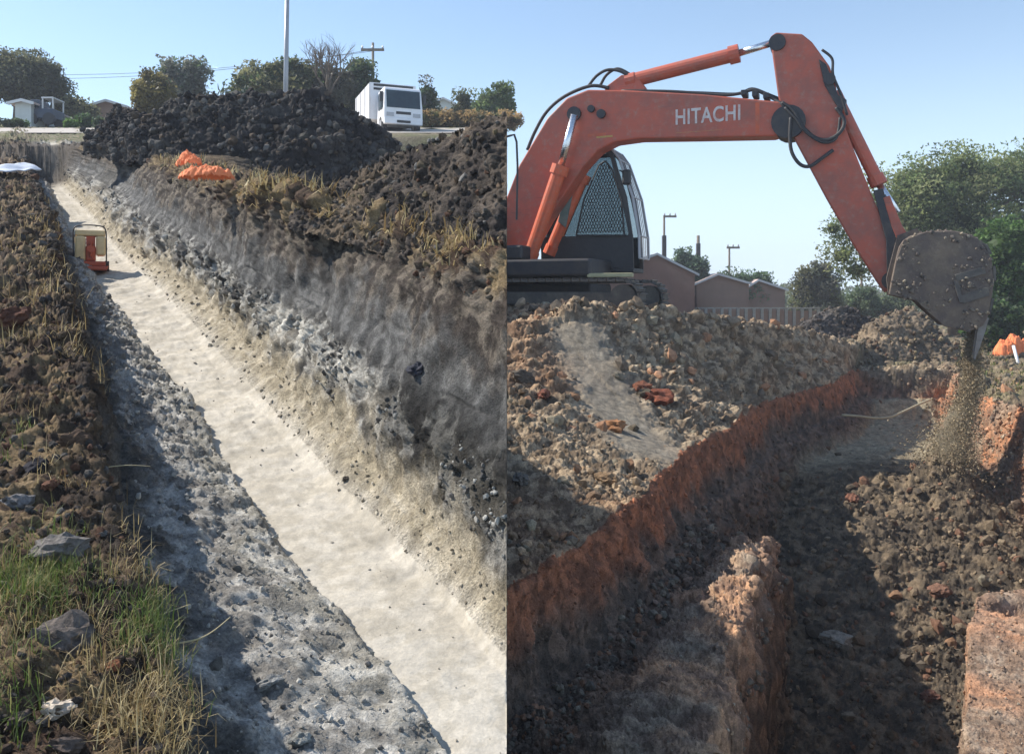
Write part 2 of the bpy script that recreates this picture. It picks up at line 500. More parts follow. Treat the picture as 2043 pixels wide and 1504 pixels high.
#          colour A              colour B              mix bias  roughness
LATTR = [((.17, .125, .08), (.06, .048, .038), .0, .06),
         ((.19, .14, .095), (.06, .046, .038), .0, .085),
         ((.21, .15, .085), (.07, .047, .034), .0, .075),
         ((.10, .07, .045), (.05, .038, .03), .0, .05),
         ((.13, .12, .105), (.085, .078, .07), .0, .035),
         ((.43, .41, .375), (.23, .215, .195), .0, .04),
         ((.48, .455, .405), (.29, .27, .23), .0, .032),
         ((.48, .44, .375), (.42, .38, .315), .0, .009),
         ((.48, .44, .375), (.42, .38, .315), .0, .011),
         ((.42, .365, .275), (.31, .265, .19), .0, .016),
         ((.36, .345, .315), (.065, .061, .058), .05, .05),
         ((.145, .141, .136), (.082, .080, .078), .0, .012),
         ((.15, .125, .10), (.05, .04, .034), .0, .055),
         ((.22, .16, .09), (.07, .046, .032), .0, .065),
         ((.17, .125, .08), (.06, .048, .038), .0, .065),
         ((.17, .125, .08), (.06, .048, .038), .0, .06),
         ((.15, .125, .09), (.09, .075, .055), .0, .05)]
CNT = [22, 40, 30, 40, 36, 34, 8, 36, 24, 26, 32, 34, 26, 42, 22, 24]

def seam_x(Y): return -0.0062 * Y

def build_left():
    Yr = np.concatenate([np.exp(np.linspace(np.log(1.6), np.log(18), 660)), np.exp(np.linspace(np.log(18), np.log(80), 120))[1:]])
    S, H = left_lines(Yr)
    S = np.stack(S, 1); H = np.stack(H, 1)               # (nr, nlines)
    u = np.concatenate([i + np.arange(c) / c for i, c in enumerate(CNT)] + [[len(CNT)]])
    i0 = np.minimum(u.astype(int), len(CNT) - 1); fr = u - i0
    s = S[:, i0] * (1 - fr) + S[:, i0 + 1] * fr
    Yg = np.repeat(Yr[:, None], len(u), 1)
    smax = 0.548 * Yg + seam_x(Yg)
    # the lines wander a little so that no edge is ruled
    wob = fbm(np.stack([Yg * 1.0, s * .3, s * 0], -1), 0.9, 3, 11) * .20 * sst(1.2, 2.2, np.abs(u - 8.0))[None]
    s = s + wob
    over = s > smax
    sc = np.minimum(s, smax)
    # u after clipping, for heights and colours
    uu = np.repeat(u[None], len(Yr), 0).astype(float)
    for r_ in range(len(Yr)):
        if over[r_].any():
            uu[r_] = np.where(over[r_], np.interp(smax[r_, 0], s[r_], u), uu[r_])
    j = np.minimum(uu.astype(int), len(CNT) - 1); f = uu - j
    ri = np.arange(len(Yr))[:, None]
    fs = np.where((j == 7), f, f * f * (3 - 2 * f) * .5 + f * .5)
    h = H[ri, j] * (1 - fs) + H[ri, j + 1] * fs
    # end of the trench, then the open ground and road
    e = sst(24.3, 25.0, Yg)
    h = h * (1 - e) + ground_far(Yg) * e
    X = sc - 0.548 * Yg
    z = -h + SLOPE * Yg
    # unseen ground behind the berm, lowered so its shadow misses the right dig
    lr = A(lip_r, Yg)
    kx = sst(-.30, -.23, X / Yg)
    val = sst(.12 * kx + .8 * (1 - kx), .36 * kx + 1.3 * (1 - kx), sc - lr) * sst(-.31, -.27, X / Yg) * (1 - sst(30, 33, Yg))
    z = z * (1 - val) + np.minimum(z, -2.6) * val
    Pg = np.stack([X, Yg, z], -1)
    ca = np.array([a[0] for a in LATTR]); cb = np.array([a[1] for a in LATTR]); am = np.array([a[3] for a in LATTR])
    nz = fbm(Pg, 3.0, 3, 21)
    uw = np.clip(uu + nz * 1.1 * (np.abs(uu - 8) > .75) + .5 * fbm(Pg, 11, 2, 33) * (np.abs(uu - 8) > .75), 0, len(CNT) - .001)
    j = uw.astype(int); f = sst(.22, .78, uw - j)[..., None]
    A_ = ca[j] * (1 - f) + ca[j + 1] * f
    B_ = cb[j] * (1 - f) + cb[j + 1] * f
    m = sst(-.05, .08, fbm(Pg, 5.0, 4, 40, .68))[..., None]
    C = A_ * m + B_ * (1 - m)
    brk = (np.exp(-((uu - 9.8) / .5) ** 2) * sst(-.05, .12, fbm(Pg, 1.6, 3, 57)))[..., None]
    C = C * (1 - .45 * brk) + np.array((.33, .295, .235)) * .45 * brk
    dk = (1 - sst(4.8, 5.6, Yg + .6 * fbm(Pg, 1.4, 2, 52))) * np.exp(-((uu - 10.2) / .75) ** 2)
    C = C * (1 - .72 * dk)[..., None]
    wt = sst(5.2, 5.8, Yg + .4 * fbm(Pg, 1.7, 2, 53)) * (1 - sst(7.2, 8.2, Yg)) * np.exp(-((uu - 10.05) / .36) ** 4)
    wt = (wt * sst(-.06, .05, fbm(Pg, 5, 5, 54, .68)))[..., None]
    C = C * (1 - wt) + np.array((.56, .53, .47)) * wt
    # streaks down the smooth clay face of the right hand wall
    wall = np.exp(-((uu - 11.3) / .9) ** 2)
    st = fbm(np.stack([Pg[..., 0] * 1.5 + Pg[..., 1] * 2.2, Pg[..., 2] * .8, z * 0], -1), 4.0, 4, 55, .6)
    C = C * (1 + wall * st * .75)[..., None]
    # faint damp patches on the pale floor
    flo = ((uu > 7) & (uu < 8.3)).astype(float)
    C = C * (1 + flo * fbm(Pg, 2.0, 4, 60, .6) * .34)[..., None]
    en = (sst(22.8, 24.2, Yg) * (1 - sst(25.5, 27, Yg)))[..., None]
    C = C * (1 - .85 * en) + np.array((.085, .07, .058)) * .85 * en
    # road side dust beyond the trench
    fa = sst(27, 30, Yg)[..., None]
    C = C * (1 - fa) + fa * (np.array((.20, .165, .115)) * m + np.array((.12, .125, .06)) * (1 - m))
    a = am[np.minimum(uu.astype(int), 15)] * (1 - (uu % 1)) + am[np.minimum(uu.astype(int) + 1, 16)] * (uu % 1)
    a = a * np.clip(Yg / 4.0, .8, 2.2)
    Nn = grid_normals(Pg)
    Nn = np.where(Nn[..., 2:] < 0, -Nn, Nn)
    near = 1 - over
    d = a * (1.5 * (fbm(Pg, 3.0, 4, 70, .6, True) - .28) + 1.6 * fbm(Pg, 6.5, 4, 72, .62) + .45 * (fbm(Pg, 17, 3, 90, .6, True) - .3) + 1.0 * fbm(Pg, 1.5, 2, 95))
    d = d + a * .55 * (1 - sst(7, 11, Yg)) * (fbm(Pg, 36, 2, 97, .6, True) - .3)
    # gouges left by the bucket on the clay face
    d = d + wall * .035 * np.clip(Yg / 5, .8, 2) * fbm(np.stack([Pg[..., 1] * 1.2, Pg[..., 2] * 3.0 + Pg[..., 1], z * 0], -1), 1.3, 3, 101)
    bulge = sst(10.2, 11.2, uu) * (1 - sst(13.2, 13.8, uu))
    d = d + bulge * .24 * np.clip(Yg / 6, .7, 1.6) * (lambda n: np.sign(n) * np.abs(n) ** .7)(fbm(np.stack([Pg[..., 1] * .9, Pg[..., 2] * .5, z * 0], -1), 1.0, 3, 141)) * (1 - .8 * sst(7.5, 10, Yg))
    # cracks and slips in the smooth clay
    ck = fbm(np.stack([Pg[..., 1] * .8, Pg[..., 2] * 1.6 + Pg[..., 0], z * 0], -1), .9, 3, 131)
    face = sst(10.5, 10.9, uu) * (1 - sst(12.0, 12.5, uu))
    d = d - face * .035 * np.exp(-(ck / .022) ** 2)
    d = d * (1 - .45 * face) + face * .012 * np.clip(Yg / 5, .7, 2) * fbm(np.stack([Pg[..., 1] * 1.5 + Pg[..., 2] * 3, Pg[..., 2] * 14 - Pg[..., 1] * 4, z * 0], -1), 1.0, 3, 151)
    Pd = Pg + Nn * d[..., None]
    Pd[..., 0] = np.minimum(Pd[..., 0], seam_x(Pd[..., 1]) + .0012 * Yg * perlin(Yg * 9, z * 7, z * 0, 3))
    skirt = Pd[:, -1:].copy(); skirt[..., 2] = -7
    Pd2 = np.concatenate([Pd, skirt], 1)
    damp = flo * sst(.10, .30, fbm(np.stack([Pg[..., 0] + .548 * Pg[..., 1], Pg[..., 1] * .5, z * 0], -1), 3.2, 3, 63))
    C = C * (1 - .22 * damp)[..., None]
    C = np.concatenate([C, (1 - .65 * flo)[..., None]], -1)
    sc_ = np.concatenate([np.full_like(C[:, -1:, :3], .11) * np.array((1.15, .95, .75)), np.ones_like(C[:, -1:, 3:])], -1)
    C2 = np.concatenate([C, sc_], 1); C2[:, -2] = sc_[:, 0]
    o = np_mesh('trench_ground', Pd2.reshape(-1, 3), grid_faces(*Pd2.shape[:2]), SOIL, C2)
    tag(o, kind='structure')
    return Pd, C[..., :3], uu, over

LP, LC, LU, LOVER = build_left()
LY = LP[..., 1]
LPX = CX + F * LP[..., 0] / LY
LPY = CY - F * LP[..., 2] / LY
LVIS = (~LOVER) & (LPX > -60) & (LPX < 1008) & (LPY < 1540)

def cell_area(Pg):
    du = np.linalg.norm(np.gradient(Pg, axis=1), axis=-1); dv = np.linalg.norm(np.gradient(Pg, axis=0), axis=-1)
    return du * dv
LAREA = cell_area(LP)
LPA = LAREA / LY ** 2      # how large each bit of ground shows

def zone(lo, hi, soft=.25):
    return sst(lo - soft, lo + soft, LU) * (1 - sst(hi - soft, hi + soft, LU))

def left_clods(name, wz, n, s0, s1, seed, bright=(.75, 1.25), fine=False, tint=None, power=2.2):
    r = np.random.default_rng(seed)
    w = wz * LPA * LVIS * (LY < 30)
    k = pick(LP, w, n, r)
    pos = LP.reshape(-1, 3)[k]; Yk = pos[:, 1]
    t = r.random(n) ** power
    sizes = (s0 * (1 - t) + s1 * t) * np.clip(Yk / 4.5, .6, 2.5)
    pos = pos + np.array([0, 0, 1]) * sizes[:, None] * .25
    c = LC.reshape(-1, 3)[k] * r.uniform(*bright, (n, 1))
    if tint is not None:
        tt = np.array(tint); ch = r.random(n) < .6
        c = np.where(ch[:, None], tt[r.integers(0, len(tt), n)] * r.uniform(.8, 1.2, (n, 1)), c)
    o = scatter_clods(name, pos, c, sizes, CLOD, seed, fine)
    return o, pos, c, sizes

GREYS = [(.34, .33, .30), (.27, .26, .24), (.40, .385, .35), (.16, .15, .14), (.10, .095, .09)]
DARKS = [(.055, .05, .047), (.075, .068, .062), (.12, .11, .10), (.042, .036, .034), (.105, .078, .058)]
BROWNS = [(.13, .09, .06), (.085, .065, .05), (.17, .13, .085), (.22, .17, .10), (.11, .06, .04)]
left_clods('rubble_crumbs', zone(4.3, 6.6), 1700, .003, .022, 501, tint=GREYS[:4])
left_clods('wall_foot_rubble', zone(9.5, 10.4, .15) * (fbm(LP, 1.1, 2, 522) > .0), 800, .004, .024, 502, tint=GREYS)
left_clods('pebbles', zone(8.25, 9.3, .1), 520, .003, .014, 503, (.6, 1.1), tint=[(.38, .33, .26), (.28, .24, .18), (.48, .43, .34)])
left_clods('trench_floor_crumbs', zone(7.05, 8.0, .05), 70, .003, .011, 504, (.6, .95))
left_clods('bank_soil_clods', zone(.8, 3.3), 2600, .004, .036, 505, tint=BROWNS[:2] + DARKS + BROWNS[4:])
left_clods('upper_bank_clods', zone(12.2, 14.8), 1800, .006, .035, 506, tint=BROWNS)

# ------------------------------------------------------------------ heaps: loft between front foot, crest and back foot
def resample(pts, n, k=14):
    p = np.array([q[:] for q in smooth_pts(pts, k)], float)
    d = np.concatenate([[0], np.cumsum(np.linalg.norm(np.diff(p, axis=0), axis=1))])
    t = np.linspace(0, d[-1], n)
    return np.stack([np.interp(t, d, p[:, i]) for i in range(3)], 1)

def heap(name, label, front, crest, back, nt, nv, cols, amp, freq, seed, cat='dirt heap', sharp=.5, cap_x=None, kind=None, backpow=1.5):
    Fp, Cp, Bp = resample([(x, y - .12, z - .22) for x, y, z in front], nt), resample(crest, nt), resample(back, nt)
    nb = nv // 3
    v = np.linspace(0, 1, nv - nb)
    rows = []
    for t in v:
        hz = Fp * (1 - t) + Cp * t
        prof = t * (1 - sharp) + sharp * (1 - (1 - t) ** 1.8)
        hz[:, 2] = Fp[:, 2] * (1 - prof) + Cp[:, 2] * prof
        rows.append(hz)
    for t in np.linspace(0, 1, nb + 1)[1:]:
        hz = Cp * (1 - t) + Bp * t
        prof = t ** backpow
        hz[:, 2] = Cp[:, 2] * (1 - prof) + Bp[:, 2] * prof
        rows.append(hz)
    Pg = np.stack(rows, 0)                       # (nv, nt, 3)
    Nn = grid_normals(Pg)
    if Nn[..., 2].mean() < 0: Nn = -Nn
    d = amp * (1.5 * (fbm(Pg, freq, 4, seed, .6, True) - .25) + 1.3 * fbm(Pg, freq * 2.2, 4, seed + 3, .62) + 1.3 * fbm(Pg, freq * .45, 2, seed + 5) + .8 * (fbm(Pg, freq * 4.2, 3, seed + 9, .6, True) - .3))
    Pd = Pg + Nn * d[..., None]
    ca, cb, cc = [np.array(c) for c in cols]
    m = sst(-.12, .14, fbm(Pg, freq * 1.3, 4, seed + 20, .65))[..., None]
    m2 = sst(.04, .22, fbm(Pg, freq * .5, 3, seed + 30))[..., None]
    C = (ca * m + cb * (1 - m)) * (1 - m2) + cc * m2
    if cap_x is not None:                        # the bank ends in a raw face at the boundary between the digs
        Pd[..., 0] = np.minimum(Pd[..., 0], cap_x(Pd[..., 1]) + .0012 * Pd[..., 1] * perlin(Pd[..., 1] * 9, Pd[..., 2] * 7, Pd[..., 2] * 0, 3))
        sk = Pd[:, -1:].copy(); sk[..., 2] = -6
        Pd2 = np.concatenate([Pd, sk], 1); C2 = np.concatenate([C, C[:, -1:]], 1)
    else:
        Pd2, C2 = Pd, C
    o = np_mesh(name, Pd2.reshape(-1, 3), grid_faces(*Pd2.shape[:2]), SOIL, C2)
    tag(o, label, cat, kind=kind)
    return o, Pd, C

def heap_clods(name, parent, Pd, C, n, s0, s1, seed, tint, power=2.2, fine=False, ymax=None):
    r = np.random.default_rng(seed)
    ar = cell_area(Pd) / Pd[..., 1] ** 2
    nv = Pd.shape[0]
    ar[int(nv * .72):] *= .2
    if ymax is not None: ar = ar * (CX + F * Pd[..., 0] / Pd[..., 1] < ymax)
    k = pick(Pd, ar, n, r)
    pos = Pd.reshape(-1, 3)[k]
    t = r.random(n) ** power
    sizes = (s0 * (1 - t) + s1 * t)
    pos = pos + np.array([0, 0, 1]) * sizes[:, None] * .3
    tt = np.array(tint)
    c = tt[r.integers(0, len(tt), n)] * r.uniform(.75, 1.25, (n, 1))
    ch = r.random(n) < .35
    c = np.where(ch[:, None], C.reshape(-1, 3)[k], c)
    o = scatter_clods(name, pos, c, sizes, CLOD, seed, fine, parent=parent)
    return pos, c, sizes

PP = lambda L: [P(*q) for q in L]
big, BHP, BHC = heap('spoil_heap', 'big dark lumpy soil heap in front of the white truck, pale pole rising behind it',
    PP([(165, 288, 19), (230, 300, 18.5), (330, 322, 17.5), (430, 350, 17), (540, 400, 16.5), (650, 470, 16.5), (740, 560, 16.5), (800, 640, 17)]),
    PP([(185, 270, 20.5), (225, 226, 20.3), (258, 212, 20), (305, 226, 20), (345, 206, 19.8), (420, 195, 19.7), (475, 190, 19.5), (540, 196, 19.3), (600, 180, 19.2), (645, 187, 19), (690, 222, 19), (742, 256, 18.8), (768, 272, 18.7), (800, 310, 18.6)]),
    PP([(185, 300, 23.5), (260, 310, 23), (345, 330, 22.5), (475, 350, 22.5), (600, 350, 22.3), (690, 420, 22), (790, 640, 21.5)]),
    330, 190, [(.075, .067, .063), (.036, .032, .032), (.11, .095, .08)], .26, 1.15, 200)
heap_clods('clods', big, BHP, BHC, 3000, .018, .12, 601, DARKS)

berm, BRP, BRC = heap('spoil_berm', 'brown and grey rubble berm along the right lip of the pale trench',
    PP([(585, 412, 7.0), (650, 420, 6.75), (740, 440, 6.2), (830, 460, 5.7), (910, 485, 5.1), (970, 500, 4.82), (1030, 510, 4.6)]),
    PP([(580, 398, 8.1), (640, 384, 7.55), (700, 352, 7.1), (760, 322, 6.7), (830, 294, 6.25), (870, 284, 6.0), (900, 272, 5.8), (940, 254, 5.6), (990, 236, 5.3), (1035, 224, 5.15)]),
    PP([(585, 520, 8.3), (700, 1200, 7.2), (830, 1400, 6.36), (940, 1450, 5.7), (1035, 1450, 5.25)]),
    260, 170, [(.105, .084, .068), (.048, .040, .037), (.15, .112, .078)], .07, 2.6, 230, cap_x=seam_x, backpow=.6)
heap_clods('clods', berm, BRP, BRC, 1900, .005, .036, 602, DARKS + DARKS + BROWNS + GREYS[3:], ymax=1006)

# ------------------------------------------------------------------ RIGHT GROUND: reddish excavation under the machine
HG = 2.2
EL = [(-2.2, 4.2)] + [G(x, y, HG) for x, y in ((1025, 1170), (1070, 1144), (1171, 1070), (1269, 993), (1364, 898), (1446, 857), (1528, 800), (1600, 780), (1660, 765), (1700, 738))]
ER = [G(x, y, HG) for x, y in ((1908, 738), (1935, 768), (1956, 790), (2043, 815), (2200, 880), (2420, 1020))]
EFAR = [EL[-1], ER[0]]
CREST = [P(x, y, d) for x, y, d in ((900, 648, 15.4), (1005, 646, 15.5), (1060, 640, 15.6), (1100, 628, 15.8), (1150, 606, 16), (1280, 614, 17), (1420, 628, 18.6), (1500, 642, 19.8), (1620, 660, 22.5), (1700, 690, 25.6))]
RIDGE = [(0.78, 4.6), (1.06, 5.67), (1.75, 7.6), (2.45, 9.4), (3.15, 11.3)]
BLOCKL = [(2.3, 4.4), (2.72, 5.32), (4.24, 8.05), (4.6, 9.0)]

def right_height(X, Y):
    wx = fbm(np.stack([X, Y, X * 0], -1), 1.3, 3, 301) * .35
    wy = fbm(np.stack([X, Y, X * 0 + 5], -1), 6.0, 2, 305) * .07
    dl, pl = sd_line(X, Y, EL); dr, _ = sd_line(X, Y, ER[::-1]); df, _ = sd_line(X, Y, EFAR)
    dr = -dr
    dl = dl + wx * .5 + wy; dr = dr + wx * .2 + wy * 1.5; df = df + wx * .6 + wy
    crest, pc = sd_line(X, Y, [(c[0], c[1]) for c in CREST])   # positive = camera side
    zc = np.interp(pc, np.arange(len(CREST)), [c[2] for c in CREST])
    # outside: spoil slope up to the crest on the left, plain ground elsewhere
    e = np.maximum(-dl, 0)
    t = np.clip(e / np.maximum(e + np.maximum(crest, 0), 1e-3), 0, 1)
    zs = -HG + (zc + HG) * (t * .55 + .45 * t ** 1.6)
    plat = np.interp(-crest, [0, .4, 6, 10, 16], [0, .05, .1, .9, 3.0])
    zb = np.maximum(zc - plat, -HG)
    z_out = np.where(crest > 0, zs, zb)
    z_out = np.where(dl > 0, -HG, z_out)
    # smooth cone flank pressed by the bucket
    # inside the pit
    rd, pr = sd_line(X, Y, RIDGE)
    t1 = np.interp(Y, [4.5, 6, 9, 11], [-3.02, -3.05, -3.25, -3.6])
    t1 = t1 - .12 * np.exp(-((rd + .75) / .35) ** 2) + .16 * fbm(np.stack([X, Y, X * 0], -1), 1.6, 3, 309)
    t2 = np.interp(Y, [5, 7.5, 9.0, 11.5, 13.5, 15.0, 16.5, 18], [-6.0, -5.9, -5.4, -4.75, -4.1, -3.72, -3.52, -3.5])
    rdw = rd + wx * .5 + wy * 1.2 + .13 * fbm(np.stack([X, Y, X * 0 + 2], -1), 1.6, 3, 313)
    low = np.maximum(sst(.24, .52, rdw), sst(11.4, 12.8, Y + wx))
    # the left half of the far chamber is deeper, the tipped soil fills the right half
    fill = sst(3.2, 5.2, X - (Y - 11) * .30)
    t2 = np.where(Y > 11, t2 * fill + np.minimum(t2, np.interp(Y, [11, 14, 17], [-4.3, -4.1, -3.5])) * (1 - fill), t2)
    zin = t1 * (1 - low) + t2 * low
    ztop = -2.86 - .03 * (Y - 5) - .14 * sst(8.5, 11.6, Y) + .10 * fbm(np.stack([X, Y, X * 0], -1), 2.5, 2, 311)
    rtop = np.exp(-(np.minimum(rdw, 0) / np.interp(Y, [5, 9, 11], [.85, .5, .36])) ** 2) * (1 - sst(.22, .44, rdw)) * (1 - sst(11.0, 12.0, Y))
    zin = zin * (1 - rtop) + np.maximum(zin, ztop) * rtop
    # block on the right
    bd, _ = sd_line(X, Y, BLOCKL)
    bd = bd + wy * .5 + wx * .15
    fy = 8.5 - Y + wx * .3
    q = np.minimum(bd, fy) - np.maximum(0, .6 - np.hypot(np.maximum(.6 - bd, 0), np.maximum(.6 - fy, 0)) * 0 - np.maximum(bd, fy)) * 0
    corner = np.hypot(np.maximum(.5 - bd, 0), np.maximum(.5 - fy, 0))
    q = np.where((bd < .5) & (fy < .5), .5 - corner, q)
    bm_ = sst(0, .10, q)
    groove = .15 * np.exp(-((q - .42) / .13) ** 2) * (fy < bd + .35)
    zin = zin * (1 - bm_) + (-2.86 - .02 * (Y - 6) - groove) * bm_
    # cone of tipped soil under the bucket
    mx, my = 7.9, 15.7
    md = np.hypot((X - mx) * 1.0, (Y - my) * .85)
    zin = np.maximum(zin, -2.98 - .72 * md + wx * .4)
    md2 = np.hypot((X - 6.0) * .8, (Y - 14.3) * .95)
    zin = np.maximum(zin, -3.72 - .40 * md2 + wx * .4)
    # walls: near vertical red cut, then a ragged batter
    def wall(d, top, floor, w1=.10, batter=.35):
        a = sst(0, w1, d); b_ = sst(w1, w1 + batter, d)
        zmid = np.maximum(top - .78, floor)
        return top * (1 - a) + (zmid * (1 - b_) + floor * b_) * a
    top = np.full(X.shape, -HG)
    zl = wall(dl, top, zin, .30, .45); qr = sst(0, .55, dr); zr = top * (1 - qr) + zin * qr; zf = wall(df, top, zin, .6, .8)
    inside = np.maximum(np.maximum(zl, zr), zf)
    d = np.minimum(np.minimum(dl, dr), df)
    z = np.where(d > 0, inside, z_out)
    return z, dict(dl=dl, dr=dr, df=df, d=d, crest=crest, t=t, rd=rdw, q=q, md=md, fill=fill, low=low, rtop=rtop, pl=pl, wx=wx)

def build_right():
    Yr = np.concatenate([np.exp(np.linspace(np.log(4.9), np.log(28), 700)), np.exp(np.linspace(np.log(28), np.log(160), 60))[1:]])
    k = np.concatenate([np.linspace(-.0096, .62, 560), [.66, .72, .8, .9, 1.05]])
    Yg, K = np.meshgrid(Yr, k, indexing='ij')
    X = K * Yg
    z, q = right_height(X, Yg)
    Pg = np.stack([X, Yg, z], -1)
    n1 = sst(-.07, .10, fbm(Pg, 4.0, 5, 340, .7))[..., None]
    n2 = sst(-.15, .2, fbm(Pg, 1.1, 3, 350))[..., None]
    mixc = lambda a, b, m: np.array(a) * m + np.array(b) * (1 - m)
    spoil = mixc((.41, .315, .215), (.17, .125, .085), n1)
    orng = mixc((.44, .25, .135), (.25, .13, .075), n1)
    sl_ = sst(.05, .35, fbm(Pg, .55, 2, 360) + .10 - .3 * (X / np.maximum(Yg, 1)))[..., None]
    C = spoil * (1 - sl_ * .42) + orng * sl_ * .42
    # ground beyond the pit: dry grass and dust
    far = (mixc((.25, .205, .13), (.13, .12, .06), n1) * n2 + mixc((.22, .17, .115), (.14, .105, .075), n1) * (1 - n2))
    fm = np.maximum(sst(25, 27.5, Yg), (q['dr'] < 0) * 1.0)[..., None]
    C = C * (1 - fm) + far * fm
    d = q['d']
    drop = -HG - z
    red = mixc((.36, .145, .078), (.20, .09, .055), n1)
    grey = mixc((.20, .135, .10), (.10, .075, .06), n1)
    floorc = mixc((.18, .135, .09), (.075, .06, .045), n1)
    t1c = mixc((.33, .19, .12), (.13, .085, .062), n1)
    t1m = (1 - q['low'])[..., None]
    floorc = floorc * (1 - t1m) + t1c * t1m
    inn = (d > 0)[..., None]
    rb = ((1 - sst(.28, .62, drop + q['wx'] * 1.6 + .35 * fbm(Pg, 2.2, 3, 365))) * (d > 0.0))[..., None]
    # red subsoil band under the topsoil on the left cut and, brighter, on the right cut
    bandc = red
    rightw = (sst(.0, .6, q['dl'] - q['dr']))[..., None]
    bandr = mixc((.50, .22, .11), (.30, .17, .11), n1) * n2 + mixc((.32, .24, .17), (.22, .15, .11), n1) * (1 - n2)
    bandc = red * (1 - rightw) + bandr * rightw
    farw = sst(-.3, .5, np.minimum(q['dl'], q['dr']) - q['df'])[..., None]
    bandc = bandc * (1 - farw) + mixc((.21, .165, .115), (.12, .095, .07), n1) * farw
    body = grey * (1 - rightw) + bandr * .9 * rightw
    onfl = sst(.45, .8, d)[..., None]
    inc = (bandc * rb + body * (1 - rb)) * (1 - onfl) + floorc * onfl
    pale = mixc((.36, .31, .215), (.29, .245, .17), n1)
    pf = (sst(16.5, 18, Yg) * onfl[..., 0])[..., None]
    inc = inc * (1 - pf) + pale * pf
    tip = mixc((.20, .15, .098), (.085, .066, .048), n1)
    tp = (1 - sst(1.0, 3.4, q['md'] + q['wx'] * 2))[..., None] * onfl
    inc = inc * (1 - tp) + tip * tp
    # pale orange crumbly tops of the ridge and of the block
    rt = (q['rtop'] * sst(.35, .8, q['rtop']))[..., None]
    rcol = mixc((.58, .34, .20), (.30, .185, .125), n1) * n2 + mixc((.34, .27, .20), (.22, .16, .12), n1) * (1 - n2)
    inc = inc * (1 - rt) + rcol * rt
    bk = sst(.02, .10, q['q'])[..., None]
    bcol = mixc((.46, .25, .15), (.30, .19, .13), n1) * n2 + mixc((.36, .27, .20), (.25, .17, .12), n1) * (1 - n2)
    inc = inc * (1 - bk) + bcol * bk
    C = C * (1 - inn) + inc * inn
    # a smooth grey slope pressed by the bucket on the near heap
    cone = np.exp(-(sd_line(X, Yg, [P(1165, 640, 15.2)[:2], P(1340, 840, 10.8)[:2]])[0] / .62) ** 4) * sst(10.6, 11.6, Yg) * (1 - sst(15.4, 15.9, Yg)) * (d < 0)
    C = C * (1 - cone[..., None] * .85) + np.array((.23, .205, .165)) * cone[..., None] * .85 * (1 + .5 * fbm(np.stack([X * 4 - Yg * .2, Yg * .5, X * 0], -1), 1.5, 3, 368))[..., None]
    a = np.where(d > 0, .06, .075) * (1 - .85 * cone)
    a = a * np.where((d > .5) & (Yg > 17), .45, 1)
    a = a * np.clip(Yg / 8, .75, 2.0) * np.where(Yg > 28, .8, 1)
    a = np.where((d > 0) & (d < .5) , .065, a)
    a = a * (1 + .7 * (1 - q['low']) * (d > .4))
    a = np.where(q['q'] > .05, .034, a)
    Nn = grid_normals(Pg); Nn = np.where(Nn[..., 2:] < 0, -Nn, Nn)
    dsp = a * (2.0 * (fbm(Pg, 1.9, 4, 370, .55, True) - .28) + 1.5 * fbm(Pg, 4.2, 5, 372, .6) + .35 * (fbm(Pg, 17, 3, 380, .6, True) - .3) + 1.1 * fbm(Pg, 1.1, 2, 390))
    # comb marks of the bucket teeth down the cut faces
    wallm = ((d > 0) & (d < .6) & (q['q'] < 0.02)) * 1.0
    dsp = dsp + wallm * (.022 * fbm(np.stack([X * 3.2 + Yg * 2.0, z * .5, X * 0], -1), 1.2, 2, 395) + .07 * fbm(Pg, 2.4, 3, 396) + .06 * (fbm(Pg, 5.5, 3, 398, .6, True) - .3))
    dsp = dsp + a * .5 * (1 - sst(9, 14, Yg)) * (fbm(Pg, 28, 2, 397, .6, True) - .3)
    Pd = Pg + Nn * dsp[..., None]
    first = Pd[:, :1].copy(); first[..., 2] = -8
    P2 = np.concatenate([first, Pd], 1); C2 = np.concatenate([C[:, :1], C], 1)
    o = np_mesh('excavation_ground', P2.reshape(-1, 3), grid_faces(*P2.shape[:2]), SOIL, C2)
    tag(o, kind='structure')
    q['cone'] = cone
    return Pd, C, q

RP, RC, RQ = build_right()
RY = RP[..., 1]
RPX = CX + F * RP[..., 0] / RY
RPY = CY - F * RP[..., 2] / RY
RPA = cell_area(RP) / RY ** 2
RVIS = (RPX > 1008) & (RPX < 2080) & (RPY < 1530) & (RY < 40)

def right_clods(name, wz, n, s0, s1, seed, tint=None, bright=(.75, 1.3), power=2.2):
    r = np.random.default_rng(seed)
    k = pick(RP, wz * RPA * RVIS, n, r)
    pos = RP.reshape(-1, 3)[k]
    t = r.random(n) ** power
    sizes = (s0 * (1 - t) + s1 * t) * np.clip(pos[:, 1] / 9, .55, 2.0)
    pos = pos + np.array([0, 0, 1]) * sizes[:, None] * .3
    c = RC.reshape(-1, 3)[k] * r.uniform(*bright, (n, 1))
    if tint is not None:
        tt = np.array(tint); ch = r.random(n) < .45
        c = np.where(ch[:, None], tt[r.integers(0, len(tt), n)] * r.uniform(.8, 1.2, (n, 1)), c)
    return scatter_clods(name, pos, c, sizes, CLOD, seed)

